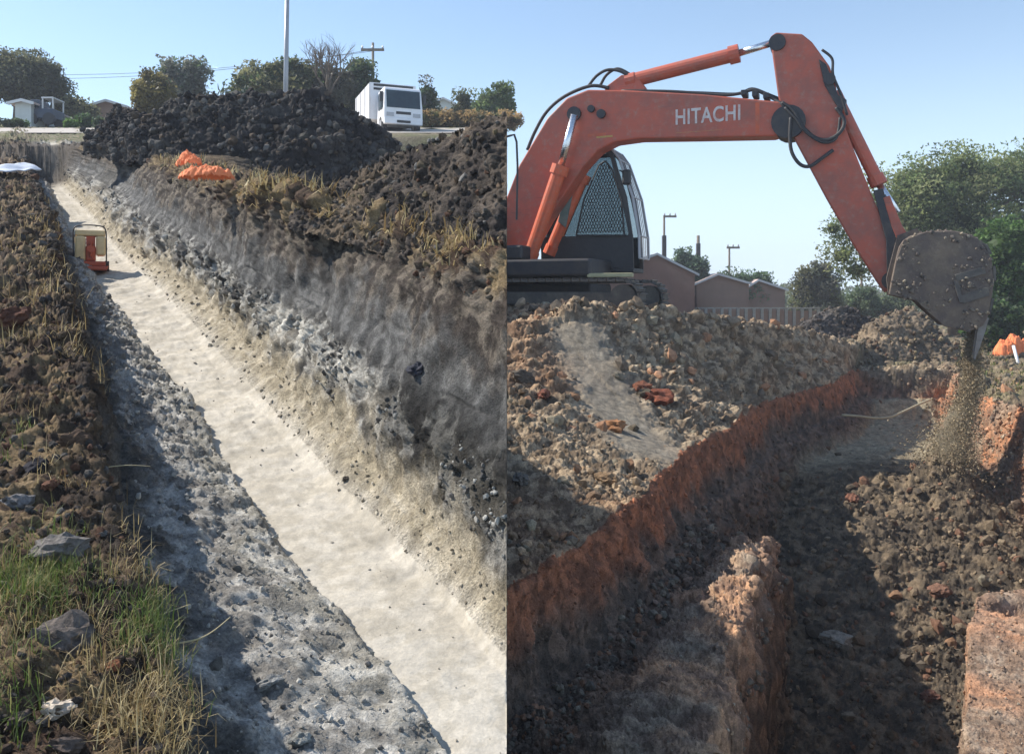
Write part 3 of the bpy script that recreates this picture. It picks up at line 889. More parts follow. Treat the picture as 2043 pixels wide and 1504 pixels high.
d_, wl = RQ['d'], RQ['cone']
OUT = (d_ < -.05) * (1 - wl)
right_clods('spoil_slope_clods', OUT * (RY < 27), 2600, .005, .034, 701, tint=[(.36, .28, .19), (.22, .165, .11), (.38, .24, .14), (.13, .105, .08)])
right_clods('spoil_slope_lumps', OUT * (RY < 22) * (fbm(RP, .8, 2, 715) > 0), 260, .03, .10, 711, tint=[(.32, .27, .19), (.36, .2, .12), (.16, .13, .1)], power=1.6)
right_clods('tipped_soil_lumps', (d_ > .5) * (RQ['low'] > .7) * (RQ['q'] < 0) * (RY < 16.5) * (fbm(RP, .8, 2, 716) > 0), 220, .03, .09, 712, tint=[(.18, .14, .095), (.10, .08, .06), (.18, .1, .065)], power=1.6)
right_clods('trench_shelf_clods', (d_ > .3) * (RQ['low'] < .3) * (RQ['rtop'] < .5), 3200, .008, .06, 702, tint=[(.13, .11, .09), (.20, .17, .13), (.24, .13, .08)])
right_clods('cut_face_crumbs', ((d_ > 0) & (d_ < .6) & (RQ['q'] < 0)) * 1.0, 2600, .005, .035, 713, bright=(.7, 1.5))
right_clods('ridge_crumbs', (RQ['rtop'] > .5) * (d_ > .2), 1500, .004, .024, 703, tint=[(.40, .27, .17), (.28, .2, .14), (.36, .31, .24)])
right_clods('pit_floor_clods', (d_ > .4) * (RQ['low'] > .6) * (RQ['q'] < 0) * (1 - .92 * sst(16, 17, RY)), 3400, .006, .042, 704, tint=[(.17, .13, .09), (.10, .08, .06), (.25, .19, .125), (.17, .095, .06)])
right_clods('block_crumbs', (RQ['q'] > .08) * 1.0, 1400, .004, .024, 705, tint=[(.40, .25, .16), (.22, .15, .11), (.36, .29, .22)])
right_clods('pit_wall_pebbles', ((d_ > -.1) & (RQ['dr'] < 1.0) & (RY > 12)) * 1.0, 1300, .008, .04, 707, tint=[(.42, .24, .14), (.3, .19, .13), (.2, .15, .12), (.38, .3, .22)])
right_clods('far_field_clods', (d_ < 0) * (RY > 26), 900, .02, .09, 706, tint=[(.2, .16, .11), (.13, .11, .08)])

mound_d, MDP, MDC = heap('soil_mound', 'low dark soil mound behind the pit, left one of two, near the fence',
    PP([(1560, 690, 30), (1620, 700, 30), (1680, 702, 30), (1760, 700, 30)]),
    PP([(1575, 668, 31), (1610, 640, 31), (1650, 620, 31), (1690, 614, 31), (1730, 632, 31), (1765, 668, 31)]),
    PP([(1575, 690, 33), (1650, 690, 33.5), (1765, 690, 33)]), 110, 70,
    [(.095, .085, .08), (.06, .052, .05), (.13, .11, .09)], .14, 1.4, 260)
heap_clods('clods', mound_d, MDP, MDC, 400, .03, .12, 603, DARKS)
mound_b, MBP, MBC = heap('soil_mound', 'brown soil mound beyond the pit with a steep right side, below the bucket',
    PP([(1700, 722, 27.5), (1770, 728, 27.5), (1840, 730, 27.5), (1915, 735, 27)]),
    PP([(1690, 690, 29), (1730, 652, 29), (1770, 630, 29), (1815, 620, 29), (1845, 630, 28.8), (1870, 658, 28.4), (1915, 700, 28)]),
    PP([(1700, 700, 31), (1800, 700, 32), (1915, 705, 30)]), 130, 80,
    [(.20, .155, .11), (.105, .085, .065), (.25, .19, .13)], .13, 1.5, 270)
heap_clods('clods', mound_b, MBP, MBC, 500, .03, .12, 604, BROWNS)

# ------------------------------------------------------------------ far plain, road
pl_ = bmesh.new()
vs = [pl_.verts.new(v) for v in ((-40, 75, -2.35), (900, 75, -2.35), (900, 1500, -2.4), (-900, 1500, -2.4), (-900, 75, -2.35))]
pl_.faces.new(vs)
tag(bm_obj('plain', pl_, worn('dry_plain', (.22, .19, .12), (.13, .12, .07), .8, .95, scale=.08)), kind='structure')

def far_z(Y): return -ground_far(np.asarray(Y, float)) + SLOPE * np.asarray(Y, float)
rv = []
for Y in np.linspace(37.0, 46.5, 12):
    for X in np.linspace(-38, seam_x(Y) - .02, 30):
        rv.append((X, Y, float(far_z(Y)) + .06))
o = np_mesh('road', rv, grid_faces(12, 30), ROAD, None)
tag(o, kind='structure')

# ------------------------------------------------------------------ vegetation
def leaves_mesh(name, centers, sig, per, size, cols, seed, parent, mat=LEAF, core=None):
    """leaf sized faces spread round many twig ends"""
    r = np.random.default_rng(seed)
    n = len(centers) * per
    c = np.repeat(centers, per, 0) + np.clip(r.normal(size=(n, 3)), -1.5, 1.5) * np.repeat(sig, per)[:, None] * np.array([1, 1, .8])
    s = size * r.uniform(.6, 1.4, n)
    Rm = rot_mats(n, r)
    q = np.array([[-.6, -.18, 0], [.6, 0, .05], [-.1, .55, 0]]) * 1.25
    W = np.einsum('nij,vj->nvi', Rm, q) * s[:, None, None] + c[:, None, :]
    Fa = np.arange(n * 3).reshape(n, 3)
    cc = np.array(cols)
    base = 1.75 * cc[r.integers(0, len(cc), len(centers))] * r.uniform(.7, 1.3, (len(centers), 1))
    C = np.repeat(np.repeat(base, per, 0) * r.uniform(.8, 1.2, (n, 1)), 3, 0)
    W = W.reshape(-1, 3)
    if core is not None:
        Wc, Fc, Cc = core; Fa = np.concatenate([Fa, Fc + len(W)]); W = np.concatenate([W, Wc]); C = np.concatenate([C, Cc])
    return np_mesh(name, W.reshape(-1, 3), Fa, mat, C, smooth=False, parent=parent)

def tree(name, label, cat, loc, blobs, nclump, per, leaf, cols, seed, trunk=(.12, 1.0), group=None, sig=.28, shell=.55, limb=True, core=True):
    """blobs: (dx, dz, rx, rz[, dy]) crown masses round the trunk base"""
    r = np.random.default_rng(seed)
    t = thing(name, label, cat, loc, 0, group)
    vol = np.array([b[2] * b[2] * b[3] for b in blobs]) ** .8; vol /= vol.sum()
    ks = r.choice(len(blobs), nclump, p=vol)
    cen = []
    for k in ks:
        b = blobs[k]; dy = b[4] if len(b) > 4 else 0
        v = r.normal(size=3); v /= np.linalg.norm(v)
        rad = (shell + (1 - shell) * r.random()) if r.random() < .75 else r.random() ** .5
        rad *= 1 + .14 * np.clip(r.normal(), -1.4, 1.4)
        cen.append((b[0] + v[0] * b[2] * rad, dy + v[1] * b[2] * rad * .9, b[1] + v[2] * b[3] * rad))
    cen = np.array(cen)
    keep = cen[:, 2] > .05
    cen = cen[keep]
    sg = r.uniform(.6, 1.3, len(cen)) * sig
    cw, cf, cc_ = [], [], []; off = 0  # added solid core, darker than the leaves, stands in for inner shade
    for i_, b in enumerate(blobs):
        dy = b[4] if len(b) > 4 else 0
        V = ICO3 * ((.66 if core is True else core - .15) + .75 * fbm(ICO3 * 1.0, 1.7, 3, seed + i_, .65)[:, None])
        cw.append(V * np.array([b[2], b[2] * .85, b[3]]) + np.array([b[0], dy, b[1]])); cf.append(ICOF3 + off); off += len(V)
        cc_.append(np.repeat(np.array([cols[i_ % len(cols)]]) * 1.0, len(V), 0) * (1 + .9 * fbm(cw[-1], 2.2, 2, seed + 50))[:, None])
    leaves_mesh('crown', cen, sg * .85, int(per * 1.7), leaf, cols, seed, t, core=(np.concatenate(cw), np.concatenate(cf), np.concatenate(cc_)) if core else None)
    if trunk:
        bm = bmesh.new()
        th = trunk[1]
        tube(bm, [(0, 0, -.3), (.03, 0, th * .5), (0, .02, th)], [trunk[0] * 1.25, trunk[0], trunk[0] * .85], 8)
        if limb:
            for i in r.choice(len(cen), min(16, len(cen)), replace=False):
                c = Vector(cen[i]); a = Vector((0, 0, th * r.uniform(.75, 1)))
                mid = a.lerp(c, .5) + Vector((0, 0, .12 * (c - a).length))
                tube(bm, [a, mid, c], [trunk[0] * .5, trunk[0] * .28, trunk[0] * .08], 5)
        bm_obj('trunk', bm, BARK, t, True)
    return t

OLIVE = [(.075, .085, .040), (.10, .10, .05), (.055, .065, .035), (.12, .115, .06)]
DKGREEN = [(.035, .055, .028), (.05, .07, .03), (.028, .042, .025)]
BRGREEN = [(.055, .10, .028), (.07, .125, .034), (.04, .07, .022), (.09, .14, .05)]
GREYGR = [(.09, .095, .075), (.075, .085, .06), (.12, .12, .095)]

def at_base(px, Y, zoff=0): 
    x, y, _ = P(px, 0, Y); return (x, y, float(far_z(Y)) + zoff)
u = lambda px, Y: px * Y / F      # pixels to metres at distance Y

# left hillside trees (sizes given through their width and height as seen)
def ltree(name, label, px, Y, top, w, parts, n, per, leaf, cols, seed, **kw):
    b = at_base(px, Y); py0 = CY - F * b[2] / Y
    H = u(py0 - top, Y); W = u(w, Y) / 2
    blobs = [(dx * W, dz * H, rx * W, rz * H) + tuple(q) for dx, dz, rx, rz, *q in parts]
    return tree(name, label, 'tree' if 'shrub' not in name and 'hedge' not in name else 'shrub', b, blobs, n, per, leaf, cols, seed, **kw)

ltree('tree', 'large round olive-grey tree at far left over the white house', 35, 56, 108, 205,
      [(-.35, .72, .55, .26), (.15, .74, .60, .25), (.5, .62, .42, .24), (-.1, .58, .78, .18), (.2, .50, .55, .14), (.78, .50, .22, .16)], 310, 70, .15, [(.07, .075, .045), (.055, .06, .042), (.09, .09, .05)], 41, trunk=(.28, 2.2), sig=.42)
ltree('shrub', 'olive bush low beside the large far-left tree', 150, 58, 186, 90, [(-.3, .5, .6, .45), (.4, .35, .6, .35)], 70, 50, .16, OLIVE, 42, trunk=(.06, .6), sig=.3)
ltree('shrub', 'yellow-brown rounded shrub behind the left shoulder of the dark heap', 306, 45, 138, 88,
      [(0, .62, .85, .36), (-.3, .5, .6, .3), (.35, .45, .65, .3)], 130, 60, .13, [(.11, .095, .035), (.08, .07, .03), (.14, .12, .045), (.05, .045, .025)], 43, trunk=(.1, 1.0), sig=.26)
ltree('tree', 'pale grey-green open tree right of the yellow-brown shrub', 362, 58, 118, 110,
      [(-.4, .75, .45, .22), (.35, .78, .5, .24), (0, .5, .8, .3)], 100, 44, .17, GREYGR + [(.07, .10, .05)], 44, trunk=(.14, 2.0), sig=.4)
ltree('tree', 'dark green tree with olive top behind the pale pole', 545, 50, 118, 170,
      [(-.5, .6, .5, .3), (0, .72, .5, .28), (.5, .70, .5, .28), (0, .4, .9, .3)], 190, 56, .17, OLIVE + DKGREEN, 45, trunk=(.2, 1.6), sig=.36)
ltree('tree', 'dull olive spreading tree under the bare twigs', 640, 52, 128, 130,
      [(-.3, .6, .6, .35), (.4, .6, .6, .33)], 120, 50, .17, [(.08, .075, .05), (.06, .06, .042), (.05, .05, .04)], 46, trunk=(.16, 1.5), sig=.36)
ltree('tree', 'dark green rounded tree left of the truck below the crossarm pole', 712, 54, 122, 84,
      [(0, .7, .8, .28), (.2, .5, .9, .3), (-.3, .5, .7, .3)], 110, 56, .17, DKGREEN + OLIVE[:1], 47, trunk=(.16, 1.6), sig=.36)
ltree('shrub', 'dark bush right of the white truck cab', 848, 56, 165, 50, [(0, .6, .8, .4), (.2, .35, .9, .35)], 60, 50, .15, DKGREEN + GREYGR[:1], 48, trunk=(.07, .5), sig=.3)
ltree('shrub', 'hazy olive bush beyond the road right of the truck', 925, 62, 178, 44, [(0, .6, .8, .4), (0, .35, .9, .35)], 50, 46, .15, OLIVE, 49, trunk=(.07, .5), sig=.3)
ltree('shrub', 'green bushes at the right end of the road beyond the truck', 985, 60, 172, 84, [(-.3, .5, .6, .4), (.4, .6, .6, .42), (0, .3, .9, .3)], 100, 50, .15, [(.08, .11, .04), (.06, .085, .035)], 50, trunk=(.07, .5), sig=.32)
for i, (px, Y, top, w, lab) in enumerate(((165, 49, 232, 26, 'small dark green clipped bush at the road edge'), (140, 48, 240, 22, 'low green weed clump just left of the clipped bush'),
                              (24, 48, 240, 60, 'low green scrub at the far left road edge'), (205, 48, 238, 40, 'low yellow-green scrub beside the dark heap'))):
    ltree('shrub', lab, px, Y, top, w, [(0, .5, .8, .5), (.3, .4, .6, .4)], 34, 44, .10, BRGREEN if i == 1 else DKGREEN + BRGREEN[:1], 60 + i, trunk=None, sig=.16)
# ochre verge behind the truck
ltree('hedge', 'ochre dry grass bank along the far side of the road right of the truck', 925, 50, 224, 190, [(-.7, .4, .4, .6), (-.2, .4, .4, .6), (.3, .4, .4, .6), (.8, .4, .4, .6)], 120, 40, .12, [(.22, .15, .07), (.16, .12, .06), (.10, .10, .045)], 66, trunk=None, sig=.2)

# spiky dark green aloe plant on the skyline
def spiky(px, Y, top, w, label, seed, n=26):
    b = at_base(px, Y); H = u(CY - F * b[2] / Y - top, Y); W = u(w, Y) / 2
    t = thing('aloe_tree', label, 'plant', b)
    bm = bmesh.new(); r = random.Random(seed)
    tube(bm, [(0, 0, -.2), (0, 0, H * .6)], [.12, .09], 7)
    bm_obj('trunk', bm, BARK, t)
    bm = bmesh.new()
    for k in range(n):
        a = r.uniform(0, 2 * math.pi); el = r.uniform(-.2, 1.3)
        base = Vector((r.uniform(-.6, .6) * W, r.uniform(-.3, .3) * W, H * r.uniform(.35, .7)))
        L = r.uniform(.35, .6) * W
        d = Vector((math.cos(a) * math.cos(el), math.sin(a) * math.cos(el), math.sin(el)))
        tube(bm, [base, base + d * L * .6, base + d * L + Vector((0, 0, .06))], [.05 * W, .045 * W, .008], 5)
    o = bm_obj('leaves', bm, worn('aloe_green', (.02, .05, .03), (.035, .06, .04), .6, .5, scale=4), t, True)
    return t
spiky(448, 44, 148, 46, 'dark green spiky plant on the skyline, left of the pale pole', 5)
spiky(492, 44, 140, 52, 'taller dark green spiky plant just right of the other spiky one', 9, 34)

# bare tree
def bare(px, Y, top, w, label, seed):
    b = at_base(px, Y); H = u(CY - F * b[2] / Y - top, Y); W = u(w, Y) / 2
    t = thing('bare_tree', label, 'tree', b)
    r = random.Random(seed); bm = bmesh.new()
    tube(bm, [(0, 0, -.3), (0, 0, H * .4)], [.14, .1], 7)
    bm_obj('trunk', bm, BARK, t, True)
    bm = bmesh.new()
    def br(p, d, L, rad, dep):
        q = p + d * L
        tube(bm, [p, p.lerp(q, .5) + Vector((r.uniform(-.05, .05), 0, .05)) * L, q], [rad, rad * .8, rad * .55], 4)
        if dep:
            for _ in range(3):
                nd = (d + Vector((r.uniform(-.7, .7), r.uniform(-.6, .6), r.uniform(-.1, .6)))).normalized()
                br(p.lerp(q, r.uniform(.5, 1)), nd, L * r.uniform(.55, .8), rad * .55, dep - 1)
    for k in range(6):
        br(Vector((0, 0, H * .36)), Vector((r.uniform(-.6, .6), r.uniform(-.5, .5), 1)).normalized(), H * .30, .075, 4)
    bm_obj('branches', bm, BARK, t, True)
bare(655, 49, 88, 90, 'bare grey twiggy tree rising above the olive trees', 12)

# trees of the right background, on the plain
RG = -HG
def rtree(name, label, px, Y, top, w, parts, n, per, leaf, cols, seed, base_py=None, **kw):
    x, y, _ = P(px, 0, Y); py0 = CY - F * RG / Y
    H = u(py0 - top, Y); W = u(w, Y) / 2
    blobs = [(dx * W, dz * H, rx * W, rz * H) + tuple(q) for dx, dz, rx, rz, *q in parts]
    return tree(name, label, 'tree' if name == 'tree' else 'shrub', (x, y, RG), blobs, n, per, leaf, cols, seed, **kw)

ACA = [(.10, .125, .05), (.13, .15, .06), (.075, .10, .042), (.15, .16, .075)]
rtree('tree', 'huge feathery grey-green acacia behind the digging bucket', 1905, 48, 288, 440,
      [(-.62, .62, .36, .16), (-.25, .80, .42, .16), (.2, .84, .45, .15), (.62, .80, .45, .17), (.85, .62, .4, .2), (-.35, .58, .4, .2), (.1, .60, .5, .22), (.45, .48, .5, .2), (-.75, .48, .22, .12), (-1.02, .42, .16, .08), (-1.1, .56, .12, .06), (-.9, .34, .16, .07), (.95, .45, .3, .2), (0, .35, .7, .15)],
      640, 70, .13, ACA, 71, trunk=(.34, 4.2), sig=.5, shell=.3, core=.55)
rtree('tree', 'bright green leafy tree at the right edge behind the bucket', 2015, 36, 430, 150,
      [(0, .75, .8, .2), (.3, .55, .8, .25), (-.3, .5, .7, .25), (0, .3, .8, .2)], 230, 56, .13, BRGREEN, 72, trunk=(.14, 1.4), sig=.24)
rtree('tree', 'round grey-green tree standing alone right of the brick houses', 1628, 62, 518, 112,
      [(0, .62, .72, .34), (-.4, .45, .55, .28), (.4, .45, .55, .28), (0, .3, .9, .22)], 150, 60, .16, GREYGR + OLIVE[:2], 73, trunk=(.16, 1.2), sig=.34)
rtree('tree', 'dark green two-lobed tree behind the largest brick gable', 1378, 72, 490, 80,
      [(-.3, .8, .55, .15), (.45, .68, .5, .2), (0, .5, .9, .3)], 80, 50, .2, [(.045, .075, .05), (.06, .09, .055)], 74, trunk=(.2, 1.5), sig=.42)
rtree('hedge', 'line of green bushes behind the smaller brick houses', 1486, 74, 538, 110,
      [(-.7, .75, .4, .2), (-.2, .78, .35, .18), (.3, .74, .35, .2), (.75, .7, .35, .22), (0, .45, 1.0, .3)], 90, 46, .2, [(.06, .10, .05), (.08, .115, .06)], 75, trunk=None, sig=.4)
rtree('shrub', 'low green bush left of the bucket near the distant pole', 1722, 66, 572, 70, [(0, .6, .8, .4), (.3, .4, .7, .35)], 60, 46, .16, [(.06, .09, .045), (.08, .11, .055)], 76, trunk=None, sig=.3)
rtree('shrub', 'low pale bush under the bucket on the skyline', 1795, 66, 588, 90, [(0, .6, .8, .4), (-.4, .4, .7, .35)], 60, 46, .16, [(.07, .09, .05), (.09, .11, .06)], 77, trunk=None, sig=.3)
rtree('shrub', 'dark green undergrowth below the bright green tree', 1985, 34, 600, 130, [(-.3, .5, .6, .5), (.3, .5, .6, .5)], 90, 50, .11, DKGREEN + BRGREEN[:1], 78, trunk=None, sig=.2)
# far wooded skyline, one mass
r_ = np.random.default_rng(80)
nn = 420
cx_ = r_.uniform(1010, 2250, nn); Yc = r_.uniform(95, 150, nn)
cen = np.stack([(cx_ - CX) * Yc / F, Yc, RG + r_.uniform(0, 1, nn) * np.interp(cx_, [1010, 1250, 1600, 1900, 2250], [2.6, 2.4, 2.6, 4.0, 5.0])], 1)
wl_ = leaves_mesh('far_trees', cen, np.full(nn, .9), 26, .55, [(.07, .085, .055), (.09, .10, .07), (.06, .075, .05)], 81, None)
tag(wl_, 'distant strip of hazy trees along the flat horizon', 'trees', kind='stuff')

# ------------------------------------------------------------------ grass
def grass(name, label, k, src, n_per, L0, L1, width, cols, seed, kind='stuff', lean=.5, clump=.03):
    r = np.random.default_rng(seed)
    base = np.repeat(src[k], n_per, 0); n = len(base)
    base = base + r.normal(size=(n, 3)) * np.array([clump, clump, 0]); base[:, 2] -= .01
    az = r.uniform(0, 2 * np.pi, n); ln = np.abs(r.normal(0, lean, n))
    L = r.uniform(L0, L1, n)
    dirh = np.stack([np.cos(az), np.sin(az), az * 0], 1)
    side = np.stack([-np.sin(az), np.cos(az), az * 0], 1) * width
    side = side * r.uniform(.6, 1.4, (n, 1)) * np.clip(base[:, 1:2] / 4, .7, 2.5)
    L = L * np.clip(base[:, 1] / 4, .8, 1.8)
    up = np.array([0, 0, 1.0])
    a1 = np.minimum(ln, 1.3); a2 = np.minimum(ln * 2.0 + .15, 2.1)
    p1 = base + (dirh * np.sin(a1)[:, None] + up * np.cos(a1)[:, None]) * (L * .5)[:, None]
    p2 = p1 + (dirh * np.sin(a2)[:, None] + up * np.cos(a2)[:, None]) * (L * .5)[:, None]
    V = np.stack([base - side, base + side, p1 - side * .8, p1 + side * .8, p2], 1)
    i = np.arange(n) * 5
    q = np.stack([i, i + 1, i + 3, i + 2], 1); t = np.stack([i + 2, i + 3, i + 4], 1)
    cc = np.array(cols)
    C = np.repeat(cc[r.integers(0, len(cc), n)] * r.uniform(.7, 1.3, (n, 1)), 5, 0)
    o = np_mesh(name, V.reshape(-1, 3), [q, t], BLADE, C, smooth=False)
    tag(o, label, name.replace('_', ' '), kind=kind)
    return o

LPf = LP.reshape(-1, 3)
GRN = [(.10, .155, .03), (.14, .19, .05), (.08, .115, .03), (.20, .21, .08)]
STRAW = [(.40, .31, .15), (.30, .22, .10), (.48, .39, .22), (.22, .15, .07)]
r_ = np.random.default_rng(90)
gx = np.exp(-((LPX - 60) / 90) ** 2 - ((LPY - 1170) / 70) ** 2) + .8 * np.exp(-((LPX - 300) / 60) ** 2 - ((LPY - 1235) / 50) ** 2) + .6 * np.exp(-((LPX - 345) / 40) ** 2 - ((LPY - 1290) / 60) ** 2) \
   + .4 * np.exp(-((LPX - 20) / 40) ** 2 - ((LPY - 1400) / 60) ** 2) + .12 * np.exp(-((LPX - 20) / 40) ** 2 - ((LPY - 890) / 60) ** 2)
bank = (LU < 3.4) * LVIS * (LY < 14)
k = pick(LP, gx * bank * LPA, 380, r_)
grass('grass', 'green grass tufts on the left trench bank in the lower left corner', k, LPf, 9, .04, .13, .0020, GRN + [(.26, .24, .09)], 91, lean=.7)
sx_ = zone(1.2, 3.6, .3) * (LY < 15) * (fbm(LP, 1.6, 2, 92) > .08) * np.where(LY > 4.5, .5, 1)
k = pick(LP, (sx_ + 3 * np.exp(-((LPX - 270) / 80) ** 2 - ((LPY - 1410) / 80) ** 2) * (LU < 3.4)) * LVIS * LPA, 640, r_)
grass('dry_grass', 'dry straw grass hanging along the lip of the left bank', k, LPf, 6, .04, .15, .0018, STRAW, 93, lean=.9)
k = pick(LP, zone(12.6, 14.3, .2) * (LY < 20) * LVIS * (LPX < 975) * LPA * (fbm(LP, 1.3, 2, 94) > -.05), 900, r_)
grass('dry_grass', 'dry straw grass along the lip of the grey right trench wall', k, LPf, 6, .04, .13, .0035, STRAW, 95, lean=1.0)
RPf = RP.reshape(-1, 3)
k = pick(RP, (RQ['dr'] < 0) * (RY > 17) * (RY < 36) * RVIS * RPA, 420, r_)
grass('grass', 'patchy green and straw grass on the right edge beyond the pit', k, RPf, 4, .04, .13, .006, GRN + STRAW, 96, lean=.6)

# long straw stalks leaning out over the trench
def stalk(label, pts, rad=.0035):
    bm = bmesh.new(); q = smooth_pts([P(*p) for p in pts], 5)
    tube(bm, q, [rad * (1 - .6 * i / len(q)) for i in range(len(q))], 5)
    tag(bm_obj('grass_stalk', bm, worn('straw', (.50, .42, .25), (.35, .28, .15), .6, .7), None, True), label, 'grass stalk', 'long dry stalks over the trench')
stalk('long pale straw stalk leaning up over the shaded rubble, upper of two', [(225, 1275, 2.75), (280, 1240, 2.75), (330, 1222, 2.78), (380, 1205, 2.8)])
stalk('pale straw stalk leaning right over the shadow, lower of two', [(300, 1290, 2.7), (380, 1278, 2.72), (420, 1262, 2.74), (460, 1230, 2.76)])
stalk('bent straw stalk hanging down from the tuft by the dark trench wall', [(290, 1330, 2.5), (330, 1380, 2.5), (340, 1430, 2.5), (338, 1500, 2.5)])
stalk('thin straw lying across the shaded rubble below the lip', [(190, 935, 3.9), (250, 928, 3.95), (300, 930, 4.0)], .003)

# ------------------------------------------------------------------ single clods and stones
def ground_left(px, py):
    m = np.where(LVIS, (LPX - px) ** 2 + (LPY - py) ** 2, 1e9); i = np.argmin(m); return LPf[i]
def ground_right(px, py):
    m = np.where(RVIS, (RPX - px) ** 2 + (RPY - py) ** 2, 1e9); i = np.argmin(m); return RPf[i]

def clod(name, label, cat, pos, size, colr, seed, amp=.55, group=None, dark=None, sub=3):
    V, Fc = (ICO3, ICOF3)
    r = np.random.default_rng(seed)
    w = clod_variants(V, 1, seed, amp)[0]
    w = w + V * (fbm(V, 3.2, 3, seed + 3, .6, True)[:, None] - .3) * .35
    S = np.array(size if hasattr(size, '__len__') else (size, size * .85, size * .75))
    m = sst(-.1, .15, fbm(V, 1.8, 3, seed + 8))[:, None]
    C = np.array(colr) * (1 - m * .4) + (np.array(dark) if dark is not None else np.array(colr) * .5) * m * .4
    o = np_mesh(name, w * S, Fc, CLOD, C, smooth=False)
    o.location = (pos[0], pos[1], pos[2] + S[2] * .3)
    o.rotation_euler = (r.uniform(-.3, .3), r.uniform(-.3, .3), r.uniform(0, 6.28))
    return tag(o, label, cat, group)

def pxs(px, Y): return px * Y / F / 2
def lclod(label, px, py, w, colr, seed, name='soil_clod', cat='soil clod', **kw):
    g = ground_left(px, py); return clod(name, label, cat, g, pxs(w, g[1]) * 1.05, colr, seed, **kw)
def rclod(label, px, py, w, colr, seed, name='soil_clod', cat='soil clod', **kw):
    g = ground_right(px, py); return clod(name, label, cat, g, pxs(w, g[1]) * 1.05, colr, seed, **kw)

lclod('big split grey-brown clod among grass in the lower left corner', 135, 1290, 130, (.15, .125, .11), 11)
lclod('long grey clod with dark hollow above the green grass', 125, 1110, 120, (.20, .18, .165), 12)
lclod('near-black angular clod on the left bank edge', 78, 935, 66, (.035, .033, .04), 13)
lclod('small red-brown clod just below the near-black one', 98, 968, 42, (.20, .10, .065), 14)
lclod('white pitted stone in the lower left corner', 115, 1425, 72, (.62, .53, .43), 15, name='stone', cat='stone', amp=.8, dark=(.4, .32, .25))
lclod('rust-red clod below the grass tuft at the trench edge', 228, 1335, 36, (.24, .10, .055), 16)
lclod('dark brown clod at the bottom edge left of the straw', 130, 1490, 60, (.13, .10, .085), 17)
lclod('dark brown clod in the far left corner beside the white stone', 40, 1440, 62, (.11, .085, .075), 18)
lclod('grey clods lump on the left bank at the picture edge', 25, 1010, 80, (.24, .225, .22), 19)
lclod('brown turf lump hanging on the left bank beside the shadow', 150, 890, 60, (.10, .065, .045), 20)
lclod('reddish turf lump on the left bank halfway to the compactor', 32, 645, 80, (.13, .06, .04), 21)
lclod('dark round clod lying on the shaded rubble at the bottom', 540, 1365, 52, (.25, .25, .245), 22)
lclod('grey clod at the foot of the shaded rubble, bottom edge', 600, 1480, 44, (.30, .30, .28), 23)
lclod('black wet lump in the dark rubble under the grey clay face', 770, 860, 70, (.055, .055, .065), 24)
lclod('dark clod under the white rubble ledge', 830, 745, 50, (.06, .06, .075), 25)
lclod('small dark pebble at the foot of the cream slope', 692, 957, 15, (.07, .06, .05), 26)
lclod('small dark stone lying alone on the pale floor', 762, 1212, 14, (.20, .17, .13), 27)
rclod('big rust-red clod lying on the spoil slope above the cut', 1308, 805, 88, (.25, .085, .05), 31)
rclod('orange clod lower left of the big rust-red one', 1222, 856, 56, (.36, .18, .09), 32)
rclod('red-brown clod upper left of the big rust-red one', 1275, 778, 46, (.22, .09, .055), 33)
rclod('dark red clod on the left of the spoil slope', 1085, 795, 46, (.20, .085, .06), 34)
rclod('squat brown clod at the corner of the orange block', 1872, 1185, 46, (.20, .11, .075), 35)
rclod('pale flat slab catching light in the dark trench', 1668, 1282, 66, (.27, .25, .21), 36)
rclod('red-brown lump in the dark trench near the block', 1852, 1395, 46, (.14, .07, .05), 37)
rclod('brown lump on the shelf below the red cut', 1390, 1100, 44, (.17, .13, .10), 38)
rclod('red clod at the left tail of the tipped soil', 1700, 1000, 40, (.24, .11, .07), 39)
rclod('dark clod at the left edge under the spoil crest', 1045, 755, 44, (.12, .10, .08), 40)
rclod('orange lump low on the spoil slope above the red cut', 1215, 960, 50, (.30, .20, .12), 44)
rclod('grey lump on the spoil slope at the left edge', 1040, 965, 50, (.16, .14, .12), 45)

